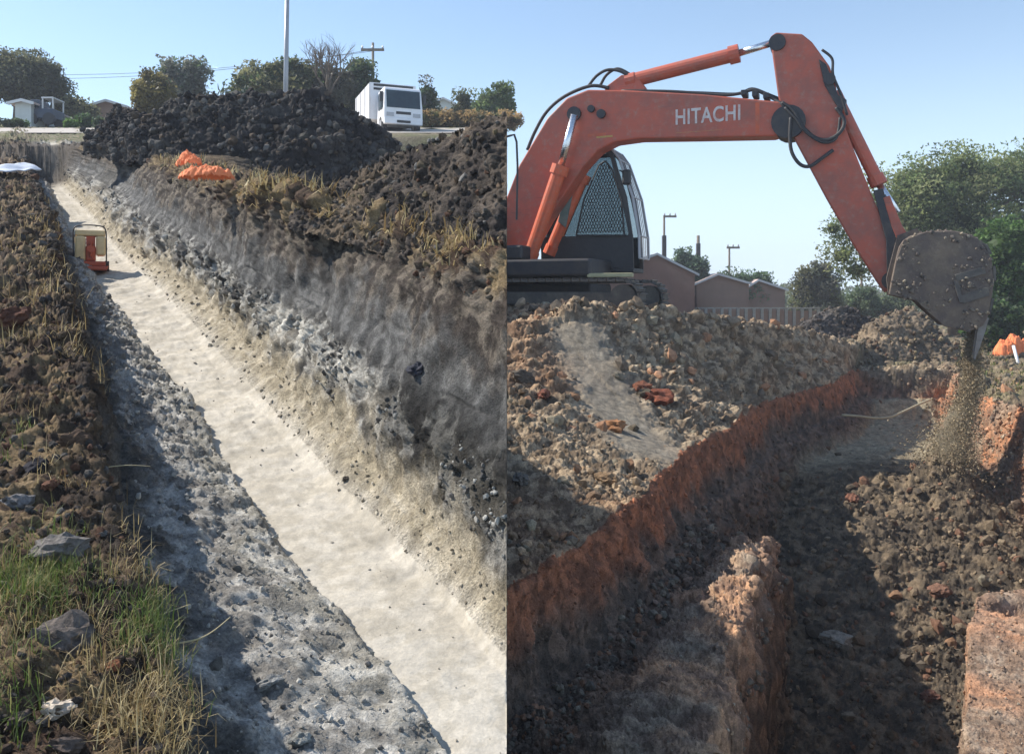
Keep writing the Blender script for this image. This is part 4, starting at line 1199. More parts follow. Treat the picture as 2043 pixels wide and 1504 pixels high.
# loose clods one could pick out on the heaps: the largest, each an object of its own
clod_meshes = []
for k in range(6):
    V = ICO2; w = CL2[k]
    m = sst(-.1, .15, fbm(V, 1.8, 2, 900 + k))[:, None]
    clod_meshes.append((w, m))
def loose(where, group, Pd, ok, cols, rows, smin, smax, tint, seed):
    """one clod in each part of the surface, named by the part it lies in"""
    r = np.random.default_rng(seed)
    px = CX + F * Pd[..., 0] / Pd[..., 1]; py = CY - F * Pd[..., 2] / Pd[..., 1]
    sel = np.argwhere(ok.ravel()).ravel(); px = px.ravel()[sel]; py = py.ravel()[sel]; Pf = Pd.reshape(-1, 3)[sel]
    xe = np.quantile(px, np.linspace(0, 1, len(cols) + 1))
    cache = {}
    for i, cn in enumerate(cols):
        a = (px >= xe[i]) & (px < xe[i + 1])
        ye = np.quantile(py[a], np.linspace(0, 1, len(rows) + 1))
        for q, rn in enumerate(rows):
            b = np.argwhere(a & (py >= ye[q]) & (py < ye[q + 1])).ravel()
            if not len(b): continue
            p = Pf[b[int(r.integers(0, len(b)))]]
            k = int(r.integers(0, 6)); c = int(r.integers(0, len(tint)))
            if (k, c) not in cache:
                w, m = clod_meshes[k]
                o = np_mesh('soil_clod', w, ICOF2, CLOD, np.array(tint[c][0]) * (1 - .4 * m), smooth=False)
                cache[(k, c)] = o.data
            else:
                o = bpy.data.objects.new('soil_clod', cache[(k, c)]); COL.objects.link(o)
            s_ = r.uniform(smin, smax) * max(p[1] / 10, .5)
            o.location = (p[0], p[1], p[2] + s_ * .12); o.scale = (s_, s_, s_)
            o.rotation_euler = tuple(r.uniform(0, 6.28, 3))
            tag(o, tint[c][1] + ' clod ' + rn + ' ' + where + ', ' + cn, 'soil clod', group)
DK = [((.07, .062, .058), 'near-black'), ((.11, .10, .085), 'dark grey'), ((.13, .095, .07), 'dark brown')]
BN = [((.15, .11, .075), 'brown'), ((.2, .16, .11), 'light brown'), ((.11, .10, .09), 'dark grey')]
GY = [((.34, .33, .30), 'pale grey'), ((.24, .23, .21), 'grey')]
SP = [((.30, .26, .19), 'tan'), ((.34, .2, .12), 'orange-brown'), ((.17, .14, .10), 'brown')]
row = np.arange(BHP.shape[0])[:, None] + 0 * BHP[..., 0]
loose('of the big dark heap', 'clods on the big dark heap', BHP, (row < 118) & (row > 8), ('left end', 'left of the pole', 'under the pole', 'right end by the truck'), ('near the crest', 'halfway up the face', 'at the foot'), .05, .09, DK, 96)
row = np.arange(BRP.shape[0])[:, None] + 0 * BRP[..., 0]
loose('of the rubble berm', 'clods on the rubble berm', BRP, (row < 105) & (row > 12) & (BRP[..., 0] / BRP[..., 1] < -.02), ('left end', 'middle', 'right end'), ('near the crest', 'halfway up the face', 'at the foot'), .05, .085, BN, 97)
loose('of the spoil slope below the machine', 'clods on the spoil slope', RP, (OUT > 0) & (RY < 16) & RVIS & (RPX < 1560), ('at the left edge', 'left of the rust-red clod', 'right of the rust-red clod', 'right end'), ('high up', 'halfway down', 'low down'), .06, .11, SP, 98)
loose('of the shaded trench rubble', 'clods on the trench rubble', LP, (zone(4.4, 5.8, .1) > .5) & LVIS & (LY < 9), ('beside the grass bank', 'midway across', 'near the pale floor'), ('at the far end', 'halfway along', 'at the near end'), .05, .09, GY, 99)
loose('of the deep trench', 'clods in the deep trench', RP, (d_ > .5) & (RQ['low'] > .8) & (RQ['q'] < 0) & (RY < 13) & RVIS, ('beside the ridge', 'in the middle', 'beside the orange block'), ('at the far end', 'halfway along', 'at the near end'), .06, .10, SP, 100)

# ------------------------------------------------------------------ EXCAVATOR
TH = R(22)
FX, FY = P(1035, 0, 20.0)[:2]
dirx, diry = math.cos(TH), -math.sin(TH)
def B(px, py, off=0.0):
    """photo pixel to excavator coordinates (forward, left, up) in the vertical plane `off` metres left of the boom"""
    ox, oy = FX + math.sin(TH) * off, FY + math.cos(TH) * off
    k = (px - CX) / F
    # ox + u*dirx = k*(oy + u*diry)
    uu = (k * oy - ox) / (dirx - k * diry)
    Y = oy + uu * diry
    return (uu, off, -(py - CY) * Y / F)
def Bp(L, off=0.0): return [(B(x, y, off)[0], B(x, y, off)[2]) for x, y in L]

EX = thing('excavator', 'orange crawler excavator with raised boom tipping its bucket into the pit', 'excavator', (FX, FY, 0), -TH)

# boom
bm = bmesh.new()
boom_poly = Bp([(985, 500), (1000, 420), (1035, 330), (1062, 285), (1092, 235), (1130, 196), (1172, 179), (1250, 180), (1400, 188), (1555, 203), (1574, 222), (1574, 258), (1545, 272), (1400, 275), (1275, 277), (1225, 284), (1193, 300), (1163, 333), (1128, 385), (1090, 440), (1045, 520), (1010, 545)], -.27)
prism(bm, boom_poly, -.27, .27, .035)
boom = bm_obj('boom', bm, ORANGE, EX)
bm = bmesh.new()
prism(bm, Bp([(1205, 176), (1240, 150), (1270, 152), (1290, 178), (1280, 186), (1210, 184)], -.12), -.14, .14, .02)
bm_obj('cylinder_bracket', bm, ORANGE, boom)
bm = bmesh.new()
for px, py, rr in ((1146, 228, .16), (1200, 228, .10), (1180, 218, .08)):
    u_, _, w_ = B(px, py, -.29)
    bm = bmesh.new(); tube(bm, [(u_, -.36, w_), (u_, .36, w_)], rr, 14)
    bm_obj('boom_pin', bm, DARKM, boom, False)
bm = bmesh.new()
u_, _, w_ = B(1573, 243, -.29)
tube(bm, [(u_, -.33, w_), (u_, .33, w_)], .34, 20)
bm_obj('boom_nose', bm, DARKM, boom)
# welded seam plates and grease lines along the boom
bm = bmesh.new()
box(bm, B(1510, 200)[0], B(1518, 200)[0], -.276, -.268, B(1510, 268, -.27)[2], B(1510, 205, -.27)[2])
bm_obj('weld_strip', bm, ORANGE2, boom); bm = bmesh.new()
box(bm, B(1180, 279)[0], B(1215, 279)[0], -.278, -.268, B(1200, 272, -.27)[2], B(1200, 266, -.27)[2])
bm_obj('weld_strip', bm, ORANGE2, boom)
DECAL = worn('yellow_decal', (.50, .32, .08), (.35, .12, .06), .8, .5, scale=9, bump=.001)
for xa, xb, ya, yb in ((1348, 1440, 259, 266), (1190, 1222, 270, 276)):
    bm = bmesh.new(); a_ = B(xa, yb, -.275); b2 = B(xb, ya, -.275); box(bm, a_[0], b2[0], -.2745, -.2715, a_[2], b2[2])
    bm_obj('decal', bm, DECAL, boom)
# lettering on the side of the boom
cu = bpy.data.curves.new('lettering', 'FONT')
cu.body = 'HITACHI'; cu.size = 1.0; cu.extrude = .004; cu.offset = .018; cu.space_character = 1.06
to = bpy.data.objects.new('tmp', cu); COL.objects.link(to)
me = bpy.data.meshes.new_from_object(to.evaluated_get(bpy.context.evaluated_depsgraph_get()))
bpy.data.objects.remove(to)
l0 = B(1348, 250, -.275); l1 = B(1477, 250, -.275); lt = B(1348, 219, -.275)
xs = [v.co.x for v in me.vertices]; ys = [v.co.y for v in me.vertices]
sx = (l1[0] - l0[0]) / (max(xs) - min(xs)); sy = (lt[2] - l0[2]) / (max(ys) - min(ys))
for v in me.vertices:
    a, b_, c = (v.co.x - min(xs)) * sx, (v.co.y - min(ys)) * sy, v.co.z
    v.co = (l0[0] + a, -.276 - c - .004, l0[2] + b_)
lo_ = bpy.data.objects.new('lettering', me); COL.objects.link(lo_); me.materials.append(LETTER); lo_.parent = boom

# arm
bm = bmesh.new()
arm_poly = Bp([(1536, 74), (1548, 65), (1600, 68), (1620, 84), (1655, 132), (1668, 170), (1672, 215), (1700, 290), (1742, 395), (1776, 470), (1795, 540), (1790, 575), (1765, 584), (1748, 560), (1702, 488), (1648, 395), (1585, 278), (1563, 240), (1552, 190)], -.2)
prism(bm, arm_poly, -.21, .21, .03)
arm = bm_obj('arm', bm, ORANGE, EX)
bm = bmesh.new()
u_, _, w_ = B(1551, 86, -.2)
tube(bm, [(u_, -.27, w_), (u_, .27, w_)], .17, 16)
bm_obj('arm_pin', bm, DARKM, arm); bm = bmesh.new()
u_, _, w_ = B(1655, 160, -.2)
tube(bm, [(u_, -.3, w_), (u_, .3, w_)], .12, 14)
bm_obj('arm_pin', bm, DARKM, arm); bm = bmesh.new()
u_, _, w_ = B(1777, 560, -.2)
tube(bm, [(u_, -.32, w_), (u_, .32, w_)], .17, 16)
bm_obj('arm_pin', bm, DARKM, arm)
bm = bmesh.new()
prism(bm, Bp([(1633, 118), (1648, 128), (1672, 190), (1690, 200), (1678, 225), (1662, 200), (1645, 170)], -.24), -.26, .26, .02)
bm_obj('cylinder_lug', bm, DARKM, arm)

def cylinder(name, a, b, r0, rod_to, r1, parent, mat=ORANGE, collar=True):
    a, b, c = Vector(a), Vector(b), Vector(rod_to)
    bm = bmesh.new(); d = (b - a).normalized()
    tube(bm, [a, b], r0, 16)
    o = bm_obj(name, bm, mat, parent, False)
    bm = bmesh.new(); tube(bm, [b - d * .16, b + d * .05], r0 * 1.28, 14); bm_obj('cylinder_collar', bm, mat, o)
    bm = bmesh.new(); tube(bm, [a - d * .1, a + d * .12], r0 * 1.12, 14); bm_obj('cylinder_foot', bm, mat, o)
    bm = bmesh.new(); tube(bm, [b, c], r1, 12)
    bm_obj('piston_rod', bm, CHROME, o, True)
    return o
cylinder('arm_cylinder', B(1258, 162), B(1470, 108), .155, B(1548, 84), .075, EX)
cylinder('boom_cylinder', B(1058, 512, -.52), B(1118, 335, -.52), .16, B(1146, 230, -.52), .085, EX, ORANGE2)
cylinder('boom_cylinder', B(1100, 500, .50), B(1163, 352, .50), .16, B(1172, 228, .5), .085, EX, ORANGE2)
cylinder('bucket_cylinder', B(1668, 195), B(1752, 365), .13, B(1790, 425), .07, EX)

# bucket linkage
bm = bmesh.new()
for s in (-.30, .24):
    prism(bm, Bp([(1762, 395), (1775, 390), (1800, 450), (1818, 478), (1810, 492), (1795, 490), (1778, 450)], s), s, s + .06, .012)
bm_obj('bucket_link', bm, ORANGE, EX)
bm = bmesh.new()
for s in (-.29, .23):
    prism(bm, Bp([(1742, 380), (1762, 376), (1786, 470), (1792, 560), (1770, 575), (1768, 480)], s), s + .0, s + .06, .012)
bm_obj('idler_link', bm, DARKM, EX)

# bucket: curved shell, side plates, lip, teeth
bo = -.72, .72
shell = Bp([(1772, 588), (1786, 520), (1800, 482), (1842, 466), (1900, 464), (1944, 478), (1968, 510), (1976, 560), (1966, 625), (1955, 648)], -.3)
def bucket_shell():
    b = bmesh.new(); th = .05
    pts = [Vector((x, 0, z)) for x, z in shell]
    pts = [Vector((p.x, 0, p.z)) for p in smooth_pts(pts, 3)]
    outer = pts; cen = sum(pts, Vector()) / len(pts)
    cen = Vector(((shell[0][0] + shell[-1][0]) / 2, 0, (shell[0][1] + shell[-1][1]) / 2)) * .6 + cen * .4
    inner = [p + (cen - p).normalized() * th for p in pts]
    ny = 5
    for lay in (outer, inner):
        pass
    def strip(lay, flip):
        rows = [[b.verts.new((p.x, bo[0] + (bo[1] - bo[0]) * j / ny, p.z)) for j in range(ny + 1)] for p in lay]
        for i in range(len(rows) - 1):
            for j in range(ny):
                f = [rows[i][j], rows[i + 1][j], rows[i + 1][j + 1], rows[i][j + 1]]
                b.faces.new(f[::-1] if flip else f)
        return rows
    ro, ri = strip(outer, False), strip(inner, True)
    for e in (0, -1):
        for j in range(ny):
            b.faces.new((ro[e][j], ro[e][j + 1], ri[e][j + 1], ri[e][j]))
    for j in (0, ny):
        for i in range(len(ro) - 1):
            b.faces.new((ro[i][j], ri[i][j], ri[i + 1][j], ro[i + 1][j]))
    bmesh.ops.recalc_face_normals(b, faces=b.faces[:])
    return b
bucket = bm_obj('bucket', bucket_shell(), MUD, EX, True)
side_poly = [(p[0], p[1]) for p in shell] + Bp([(1925, 660), (1880, 650), (1848, 622), (1825, 600)], -.3)
for s0, s1 in ((bo[0] - .03, bo[0] + .035), (bo[1] - .035, bo[1] + .03)):
    bm = bmesh.new(); prism(bm, side_poly, s0, s1, .012)
    bm_obj('side_plate', bm, MUD, bucket)
bm = bmesh.new()
for f0, f1 in ((.60, .64), (.72, .76), (.83, .87)):
    n_ = len(shell) - 1
    sp = smooth_pts([Vector((x, 0, z)) for x, z in shell], 6); i0, i1 = int(f0 * len(sp)), int(f1 * len(sp)) + 1
    c0, c1 = sp[i0], sp[min(i1, len(sp) - 1)]
    cen = Vector((sum(x for x, z in shell) / len(shell), 0, sum(z for x, z in shell) / len(shell)))
    o0 = (c0 - cen).normalized() * .045; o1 = (c1 - cen).normalized() * .045
    poly = [(c0.x, c0.z), (c1.x, c1.z), ((c1 + o1).x, (c1 + o1).z), ((c0 + o0).x, (c0 + o0).z)]
    prism(bm, poly, bo[0] - .02, bo[1] + .02, 0)
bm_obj('wear_strip', bm, TRACKM, bucket)
for poly in ([(1905, 548), (1962, 532), (1968, 546), (1908, 562)], [(1918, 590), (1972, 572), (1974, 590), (1922, 606)], [(1902, 560), (1912, 562), (1922, 604), (1914, 604)]):
    bm = bmesh.new(); prism(bm, Bp(poly, bo[0] - .05), bo[0] - .06, bo[0] - .028, .006)
    bm_obj('side_cutter', bm, TRACKM, bucket)
bm = bmesh.new()
prism(bm, Bp([(1772, 590), (1768, 555), (1790, 470), (1830, 455), (1838, 470), (1806, 488), (1792, 540)], -.34), -.34, -.27, .01)
prism(bm, Bp([(1772, 590), (1768, 555), (1790, 470), (1830, 455), (1838, 470), (1806, 488), (1792, 540)], -.34), .27, .34, .01)
bm_obj('hinge_ear', bm, MUD, bucket)
rb_ = np.random.default_rng(44)
pp = []
while len(pp) < 300:
    x = rb_.uniform(min(p[0] for p in side_poly), max(p[0] for p in side_poly)); z = rb_.uniform(min(p[1] for p in side_poly), max(p[1] for p in side_poly))
    c = False
    for i in range(len(side_poly)):
        x0, y0 = side_poly[i]; x1, y1 = side_poly[i - 1]
        if (y0 > z) != (y1 > z) and x < (x1 - x0) * (z - y0) / (y1 - y0) + x0: c = not c
    if c and float(perlin(np.array(x * 2.2), np.array(z * 2.2), np.array(.3), 5)) > -.08: pp.append((x, bo[0] - .035, z))
sm = smooth_pts([Vector((x, 0, z)) for x, z in shell], 8)
for k in range(200):
    p = sm[int(len(sm) * rb_.uniform(.28, .72))]; pp.append((p.x, rb_.uniform(bo[0], bo[1]), p.z))
pp = np.array(pp); tt = np.array([(.22, .18, .14), (.15, .125, .105), (.11, .095, .085), (.28, .24, .18)])
scatter_clods('caked_soil', pp, tt[rb_.integers(0, 4, len(pp))], .012 + .04 * rb_.random(len(pp)) ** 3, CLOD, 45, True, bucket)
lipx, lipz = shell[-1]
dx_ = Vector((shell[-1][0] - shell[-3][0], 0, shell[-1][1] - shell[-3][1])).normalized()
tooth_me = None
for k in range(5):
    yy = bo[0] + .09 + (bo[1] - bo[0] - .18) * k / 4
    if tooth_me is None:
        bm = bmesh.new(); L = .64
        nrm = Vector((-dx_.z, 0, dx_.x))
        a = Vector((0, 0, 0))
        ring = lambda c, hw, ht: [bm.verts.new(c + Vector((0, sy * hw, 0)) + nrm * st * ht) for sy, st in ((-1, -1), (1, -1), (1, 1), (-1, 1))]
        rs = [ring(a - dx_ * .16, .075, .07), ring(a + dx_ * .12, .075, .06), ring(a + dx_ * L * .7, .062, .035), ring(a + dx_ * L, .05, .012)]
        for r0, r1 in zip(rs, rs[1:]):
            for i in range(4): bm.faces.new((r0[i], r0[(i + 1) % 4], r1[(i + 1) % 4], r1[i]))
        bm.faces.new(rs[0][::-1]); bm.faces.new(rs[-1])
        o = bm_obj('tooth', bm, worn('tooth_steel', (.26, .25, .24), (.15, .12, .095), .9, .5, .5, scale=6, bump=.004), bucket); tooth_me = o.data
    else:
        o = bpy.data.objects.new('tooth', tooth_me); COL.objects.link(o); o.parent = bucket
    o.location = (lipx, yy, lipz)

# hoses
def hose(pts, rad=.035, off=None):
    bm = bmesh.new(); tube(bm, smooth_pts(pts, 6), rad, 7)
    return bm_obj('hose', bm, RUBBER, EX, True)
for o_ in (-.16, .12):
    hose([B(1052, 300, o_), B(1068, 262, o_), B(1092, 222, o_), B(1128, 192, o_), B(1178, 172, o_), B(1215, 176, o_)], .04)
hose([B(1174, 172, -.1), B(1190, 152, -.1), B(1212, 140, -.1), B(1238, 143, -.1), B(1262, 158, -.1)], .035)
hose([B(1198, 170, .1), B(1210, 150, .1), B(1230, 138, .1), B(1250, 145, .1), B(1272, 162, .1)], .035)
hose([B(1240, 182, -.15), B(1340, 183, -.15), B(1440, 190, -.15), B(1480, 186, -.15), B(1505, 180, -.15), B(1540, 196, -.15), B(1568, 214, -.3)], .035)
hose([B(1300, 182, .15), B(1400, 186, .15), B(1470, 188, .15), B(1500, 178, .15), B(1530, 188, .15), B(1560, 200, .15)], .035)
hose([B(1560, 205, -.32), B(1584, 222, -.34), B(1600, 252, -.36), B(1628, 276, -.36), B(1655, 278, -.35), B(1678, 262, -.33), B(1684, 240, -.3), B(1668, 215, -.28)], .038)
hose([B(1578, 235, -.34), B(1576, 275, -.36), B(1580, 305, -.38), B(1596, 328, -.38), B(1616, 332, -.36), B(1640, 316, -.33), B(1662, 300, -.28)], .038)
hose([B(1566, 215, -.33), B(1590, 240, -.38), B(1606, 262, -.38), B(1640, 284, -.36), B(1668, 276, -.33), B(1676, 235, -.28)], .03)
hose([B(1640, 100, -.2), B(1660, 118, -.22), B(1662, 150, -.24), B(1676, 185, -.25), B(1690, 230, -.25)], .028)
bm = bmesh.new()
for px, py in ((1486, 188), (1508, 190), (1530, 194)):
    u_, _, w_ = B(px, py, 0); box(bm, u_ - .06, u_ + .06, -.2, .2, w_ - .06, w_ + .05, .012)
bm_obj('hose_clamp', bm, DARKM, boom)

# upper structure
CO0, CO1 = .42, 1.42
zb = B(1150, 540, CO0)[2]
deck_z0, deck_z1 = B(1150, 562, -1.1)[2], B(1150, 518, -1.1)[2]
xr = B(1262, 530, CO0)[0]
bm = bmesh.new()
box(bm, -1.9, xr - .5, -1.25, 1.35, deck_z0 + .12, deck_z1 + .02, .05)
house = bm_obj('upper_frame', bm, DARKM, EX)
bm = bmesh.new()
box(bm, -1.85, -.25, -1.22, -.50, deck_z1 + .02, deck_z1 + 1.0, .07)
box(bm, -1.85, -.45, .45, 1.32, deck_z1 + .02, deck_z1 + 1.0, .07)
bm_obj('engine_cover', bm, DARKM, house)
bm = bmesh.new()
box(bm, -.25, .55, -1.2, -.62, deck_z1 + .02, deck_z1 + .34, .05)
bm_obj('tool_box', bm, DARKM, house)
# handrail at the left picture edge
bm = bmesh.new()
x_, _, z_ = B(1034, 285, -1.0)
tube(bm, smooth_pts([(x_, -1.1, deck_z1 + .9), (x_, -1.1, z_), (x_ - .3, -1.1, z_ + .12), (x_ - 1.2, -1.1, z_ + .1)], 3), .025, 6)
bm_obj('handrail', bm, DARKM, house)

# cab
cab_l = Bp([(1080, 535), (1078, 420), (1090, 300), (1208, 290), (1222, 304), (1250, 392), (1262, 470), (1264, 535)], CO0)
cx0 = [p for p in cab_l]
cab = None
def rim(poly, inset, y0, y1, mat, name, parent):
    """frame following a polygon"""
    c = Vector((sum(p[0] for p in poly) / len(poly), sum(p[1] for p in poly) / len(poly)))
    bm = bmesh.new(); n = len(poly)
    for i in range(n):
        a, b_ = Vector(poly[i]), Vector(poly[(i + 1) % n])
        ai = a + (c - a).normalized() * inset; bi = b_ + (c - b_).normalized() * inset
        prism(bm, [(a.x, a.y), (b_.x, b_.y), (bi.x, bi.y), (ai.x, ai.y)], y0, y1, 0)
    return bm_obj(name, bm, mat, parent)
cab = rim(cab_l, .13, CO0, CO0 + .06, BLACKP, 'cab', EX)
rim(cab_l, .13, CO1 - .06, CO1, BLACKP, 'cab_frame', cab)
bm = bmesh.new()       # lower door panels, floor, roof, rear
lowz = B(1200, 470, CO0)[2]
for y0, y1 in ((CO0 + .008, CO0 + .05), (CO1 - .05, CO1 - .008)):
    prism(bm, [(cab_l[0][0] + .02, cab_l[0][1] + .01), (cab_l[0][0] - .04, lowz), (cab_l[6][0] - .03, lowz), (cab_l[7][0] - .03, cab_l[7][1] + .01)], y0, y1)
bm_obj('door_panel', bm, BLACKP, cab)
bm = bmesh.new()
prism(bm, [cab_l[2], cab_l[3], (cab_l[3][0], cab_l[3][1] - .07), (cab_l[2][0], cab_l[2][1] - .07)], CO0 + .005, CO1 - .005, .015)
prism(bm, [cab_l[0], cab_l[7], (cab_l[7][0], cab_l[7][1] - .10), (cab_l[0][0], cab_l[0][1] - .10)], CO0 + .005, CO1 - .005, .015)
bm_obj('cab_roof', bm, BLACKP, cab)
bm = bmesh.new()
prism(bm, [(p[0] + (-.06 if i in (5, 6, 7) else .03), p[1]) for i, p in enumerate(cab_l)], CO0 + .052, CO0 + .060)
bm_obj('side_window', bm, GLASS, cab)
bm = bmesh.new()
prism(bm, [(p[0] + (-.06 if i in (5, 6, 7) else .03), p[1]) for i, p in enumerate(cab_l)], CO1 - .060, CO1 - .052)
bm_obj('door_window', bm, GLASS, cab)
bm = bmesh.new()       # seat and console inside
box(bm, cab_l[0][0] + .05, cab_l[0][0] + .5, CO0 + .22, CO1 - .22, cab_l[0][1] + .3, cab_l[0][1] + .45, .04)
box(bm, cab_l[0][0] + .02, cab_l[0][0] + .17, CO0 + .24, CO1 - .24, cab_l[0][1] + .45, cab_l[0][1] + 1.15, .05)
box(bm, cab_l[7][0] - .45, cab_l[7][0] - .2, CO0 + .15, CO0 + .4, cab_l[0][1] + .0, cab_l[0][1] + .75, .03)
bm_obj('seat', bm, BLACKP, cab)
# pale front guard frame, standing off the windscreen
bm = bmesh.new()
gf = [(1216, 296), (1232, 318), (1258, 392), (1271, 470), (1272, 515)]
for off in (CO0 + .02, CO1 - .02):
    tube(bm, [B(x + 3, y, CO0)[:1] + (off,) + (B(x, y, CO0)[2],) for x, y in gf], .028, 6)
for x, y in gf:
    p = B(x + 3, y, CO0); tube(bm, [(p[0], CO0 + .02, p[2]), (p[0], CO1 - .02, p[2])], .02, 6)
for k in range(1, 6):
    off = CO0 + .02 + (CO1 - CO0 - .04) * k / 6
    tube(bm, [B(x + 3, y, CO0)[:1] + (off,) + (B(x, y, CO0)[2],) for x, y in gf], .012, 5)
bm_obj('front_guard', bm, GREY, cab)
# diamond mesh over the side window
bm = bmesh.new()
gp = Bp([(1150, 470), (1165, 400), (1195, 330), (1208, 322), (1222, 340), (1240, 400), (1246, 470)], CO0 - .02)
def inside(pt, poly):
    x, y = pt; c = False
    for i in range(len(poly)):
        x0, y0 = poly[i]; x1, y1 = poly[i - 1]
        if (y0 > y) != (y1 > y) and x < (x1 - x0) * (y - y0) / (y1 - y0) + x0: c = not c
    return c
gx0, gx1 = min(p[0] for p in gp), max(p[0] for p in gp); gz0, gz1 = min(p[1] for p in gp), max(p[1] for p in gp)
sw, sh = .068, .15
nxn, nzn = int((gx1 - gx0) / sw * 2) + 2, int((gz1 - gz0) / sh * 2) + 2
for i in range(nxn):
    for j in range(nzn):
        if (i + j) % 2: continue
        p0 = (gx0 + i * sw / 2, gz0 + j * sh / 2)
        for dx in (-1, 1):
            p1 = (p0[0] + dx * sw / 2, p0[1] + sh / 2)
            if inside(p0, gp) and inside(p1, gp):
                tube(bm, [(p0[0], CO0 - .03, p0[1]), (p1[0], CO0 - .03, p1[1])], .0095, 4, False)
tag(bm_obj('guard_mesh', bm, BLACKP, cab), kind='stuff')
bm = bmesh.new()
for a, b_ in zip(gp, gp[1:] + gp[:1]):
    tube(bm, [(a[0], CO0 - .03, a[1]), (b_[0], CO0 - .03, b_[1])], .022, 5)
bm_obj('guard_frame', bm, BLACKP, cab)
# mirror on its arm
bm = bmesh.new(); p = B(1251, 352, CO0)
tube(bm, [B(1236, 340, CO0), B(1246, 346, CO0)], .02, 5)
box(bm, p[0] - .10, p[0] + .10, CO0 - .10, CO0 + .05, p[2] - .2, p[2] + .15, .05)
bm_obj('mirror', bm, BLACKP, cab)
bm = bmesh.new(); p = B(1200, 300, CO0)
box(bm, p[0] - .12, p[0] + .12, CO0 - .12, CO0 + .02, p[2] - .10, p[2] + .08, .03)
bm_obj('work_lamp', bm, GREY, cab)
# green tinted panel and grey box between the boom cylinders
bm = bmesh.new()
prism(bm, Bp([(1103, 440), (1118, 452), (1133, 380), (1140, 345), (1122, 360)], -.05), .30, .36, .01)
bm_obj('valve_cover', bm, worn('green_grey', (.10, .16, .15), (.25, .27, .25), .7, .5), house)

# undercarriage
tz0 = B(1180, 628, -1.35)[2]; tz1 = B(1180, 560, -1.35)[2]
tx1 = B(1276, 590, -1.35)[0]; tx0 = tx1 - 4.4
def track(y0, y1):
    hgt = tz1 - tz0; r = hgt / 2; zc = (tz0 + tz1) / 2
    bm = bmesh.new()
    # side frame with idler and rollers
    box(bm, tx0 + r, tx1 - r, y0 + .12, y1 - .12, zc - r * .45, zc + r * .35, .04)
    for cx_i in (tx0 + r, tx1 - r):
        tube(bm, [(cx_i, y0 + .10, zc), (cx_i, y1 - .10, zc)], r * .78, 22)
    for k in range(6):
        cx_i = tx0 + r + (tx1 - tx0 - 2 * r) * (k + .5) / 6
        tube(bm, [(cx_i, y0 + .11, tz0 + .17), (cx_i, y1 - .11, tz0 + .17)], .12, 12)
    tr = bm_obj('track', bm, TRACKM, EX)
    L = 2 * (tx1 - tx0 - 2 * r) + 2 * math.pi * r; n = int(L / .19); sh_me = None
    for k in range(n):
        s = L * k / n; S = tx1 - tx0 - 2 * r
        if s < S: pos, ang = (tx0 + r + s, tz1), 0
        elif s < S + math.pi * r:
            a = (s - S) / r; pos, ang = (tx1 - r + r * math.sin(a), zc + r * math.cos(a)), a
        elif s < 2 * S + math.pi * r: pos, ang = (tx1 - r - (s - S - math.pi * r), tz0), math.pi
        else:
            a = (s - 2 * S - math.pi * r) / r; pos, ang = (tx0 + r - r * math.sin(a), zc - r * math.cos(a)), math.pi + a
        if sh_me is None:
            b = bmesh.new(); box(b, -.085, .085, 0, y1 - y0, -.02, .02); box(b, -.085, -.055, 0, y1 - y0, .022, .06); box(b, .035, .055, 0, y1 - y0, .022, .05)
            o = bm_obj('track_shoe', b, TRACKM, tr); sh_me = o.data
        else:
            o = bpy.data.objects.new('track_shoe', sh_me); COL.objects.link(o); o.parent = tr
        o.location = (pos[0], y0, pos[1]); o.rotation_euler = (0, ang, 0)
    return tr
track(-1.45, -.85)
track(.85, 1.45)
bm = bmesh.new()
box(bm, tx0 + 1.2, tx1 - 1.2, -.86, .86, tz0 + .3, tz1 - .05, .05)
tube(bm, [((tx0 + tx1) / 2, 0, tz1 - .05), ((tx0 + tx1) / 2, 0, deck_z0 + .12)], .62, 24)
bm_obj('car_body', bm, DARKM, EX)
bm = bmesh.new()
p0 = B(1172, 550, -1.2); p1 = B(1262, 550, -1.2)
box(bm, p0[0], p1[0], -1.24, -1.1, p0[2] - .035, p0[2] + .05, .01)
bm_obj('deck_edge', bm, worn('yellowed_steel', (.42, .40, .24), (.2, .19, .12), .6, .6), house)

# soil caked on the bucket, and the soil pouring out
r_ = np.random.default_rng(120)
mw = EX.matrix_world if False else Matrix.Translation((FX, FY, 0)) @ Matrix.Rotation(-TH, 4, 'Z')
W_ = lambda p: np.array((mw @ Vector(p))[:])
top = W_(B(1945, 665, -.2)); mid = W_(B(1930, 800, -.2))
bot = np.array([7.95, 15.7, -3.2])
n = 70000
t = r_.random(n) ** .75
c = np.where(t[:, None] < .5, top + (mid - top) * (t[:, None] * 2), mid + (bot - mid) * (t[:, None] * 2 - 1))
sp = (.06 + .10 * t + .06 * (t > .75)) * r_.choice([.6, 1.0, 1.7], n, p=[.45, .4, .15])
pos = c + r_.normal(size=(n, 3)) * np.stack([sp, sp * 1.3, np.full(n, .12)], 1)
pos[:, 2] = np.maximum(pos[:, 2], -3.6)
sz = .0055 + .018 * r_.random(n) ** 7
tt = np.array([(.36, .285, .18), (.30, .235, .15), (.40, .32, .21), (.24, .185, .12)])
cc = tt[r_.integers(0, 4, n)] * r_.uniform(.8, 1.2, (n, 1))
so = scatter_clods('falling_soil', pos, cc, sz, CLOD, 121, tiny=True)
dm, dnt, db = nodes('dust_air')
dnt.nodes.remove(db)
pv = N(dnt, 'ShaderNodeVolumePrincipled'); pv.inputs['Color'].default_value = (.80, .70, .52, 1); pn = N(dnt, 'ShaderNodeTexNoise', Scale=2.2, Detail=4.0); pr = N(dnt, 'ShaderNodeMapRange'); ptc = N(dnt, 'ShaderNodeTexCoord')
pr.inputs[1].default_value = .38; pr.inputs[2].default_value = .68; pr.inputs[4].default_value = 6.0
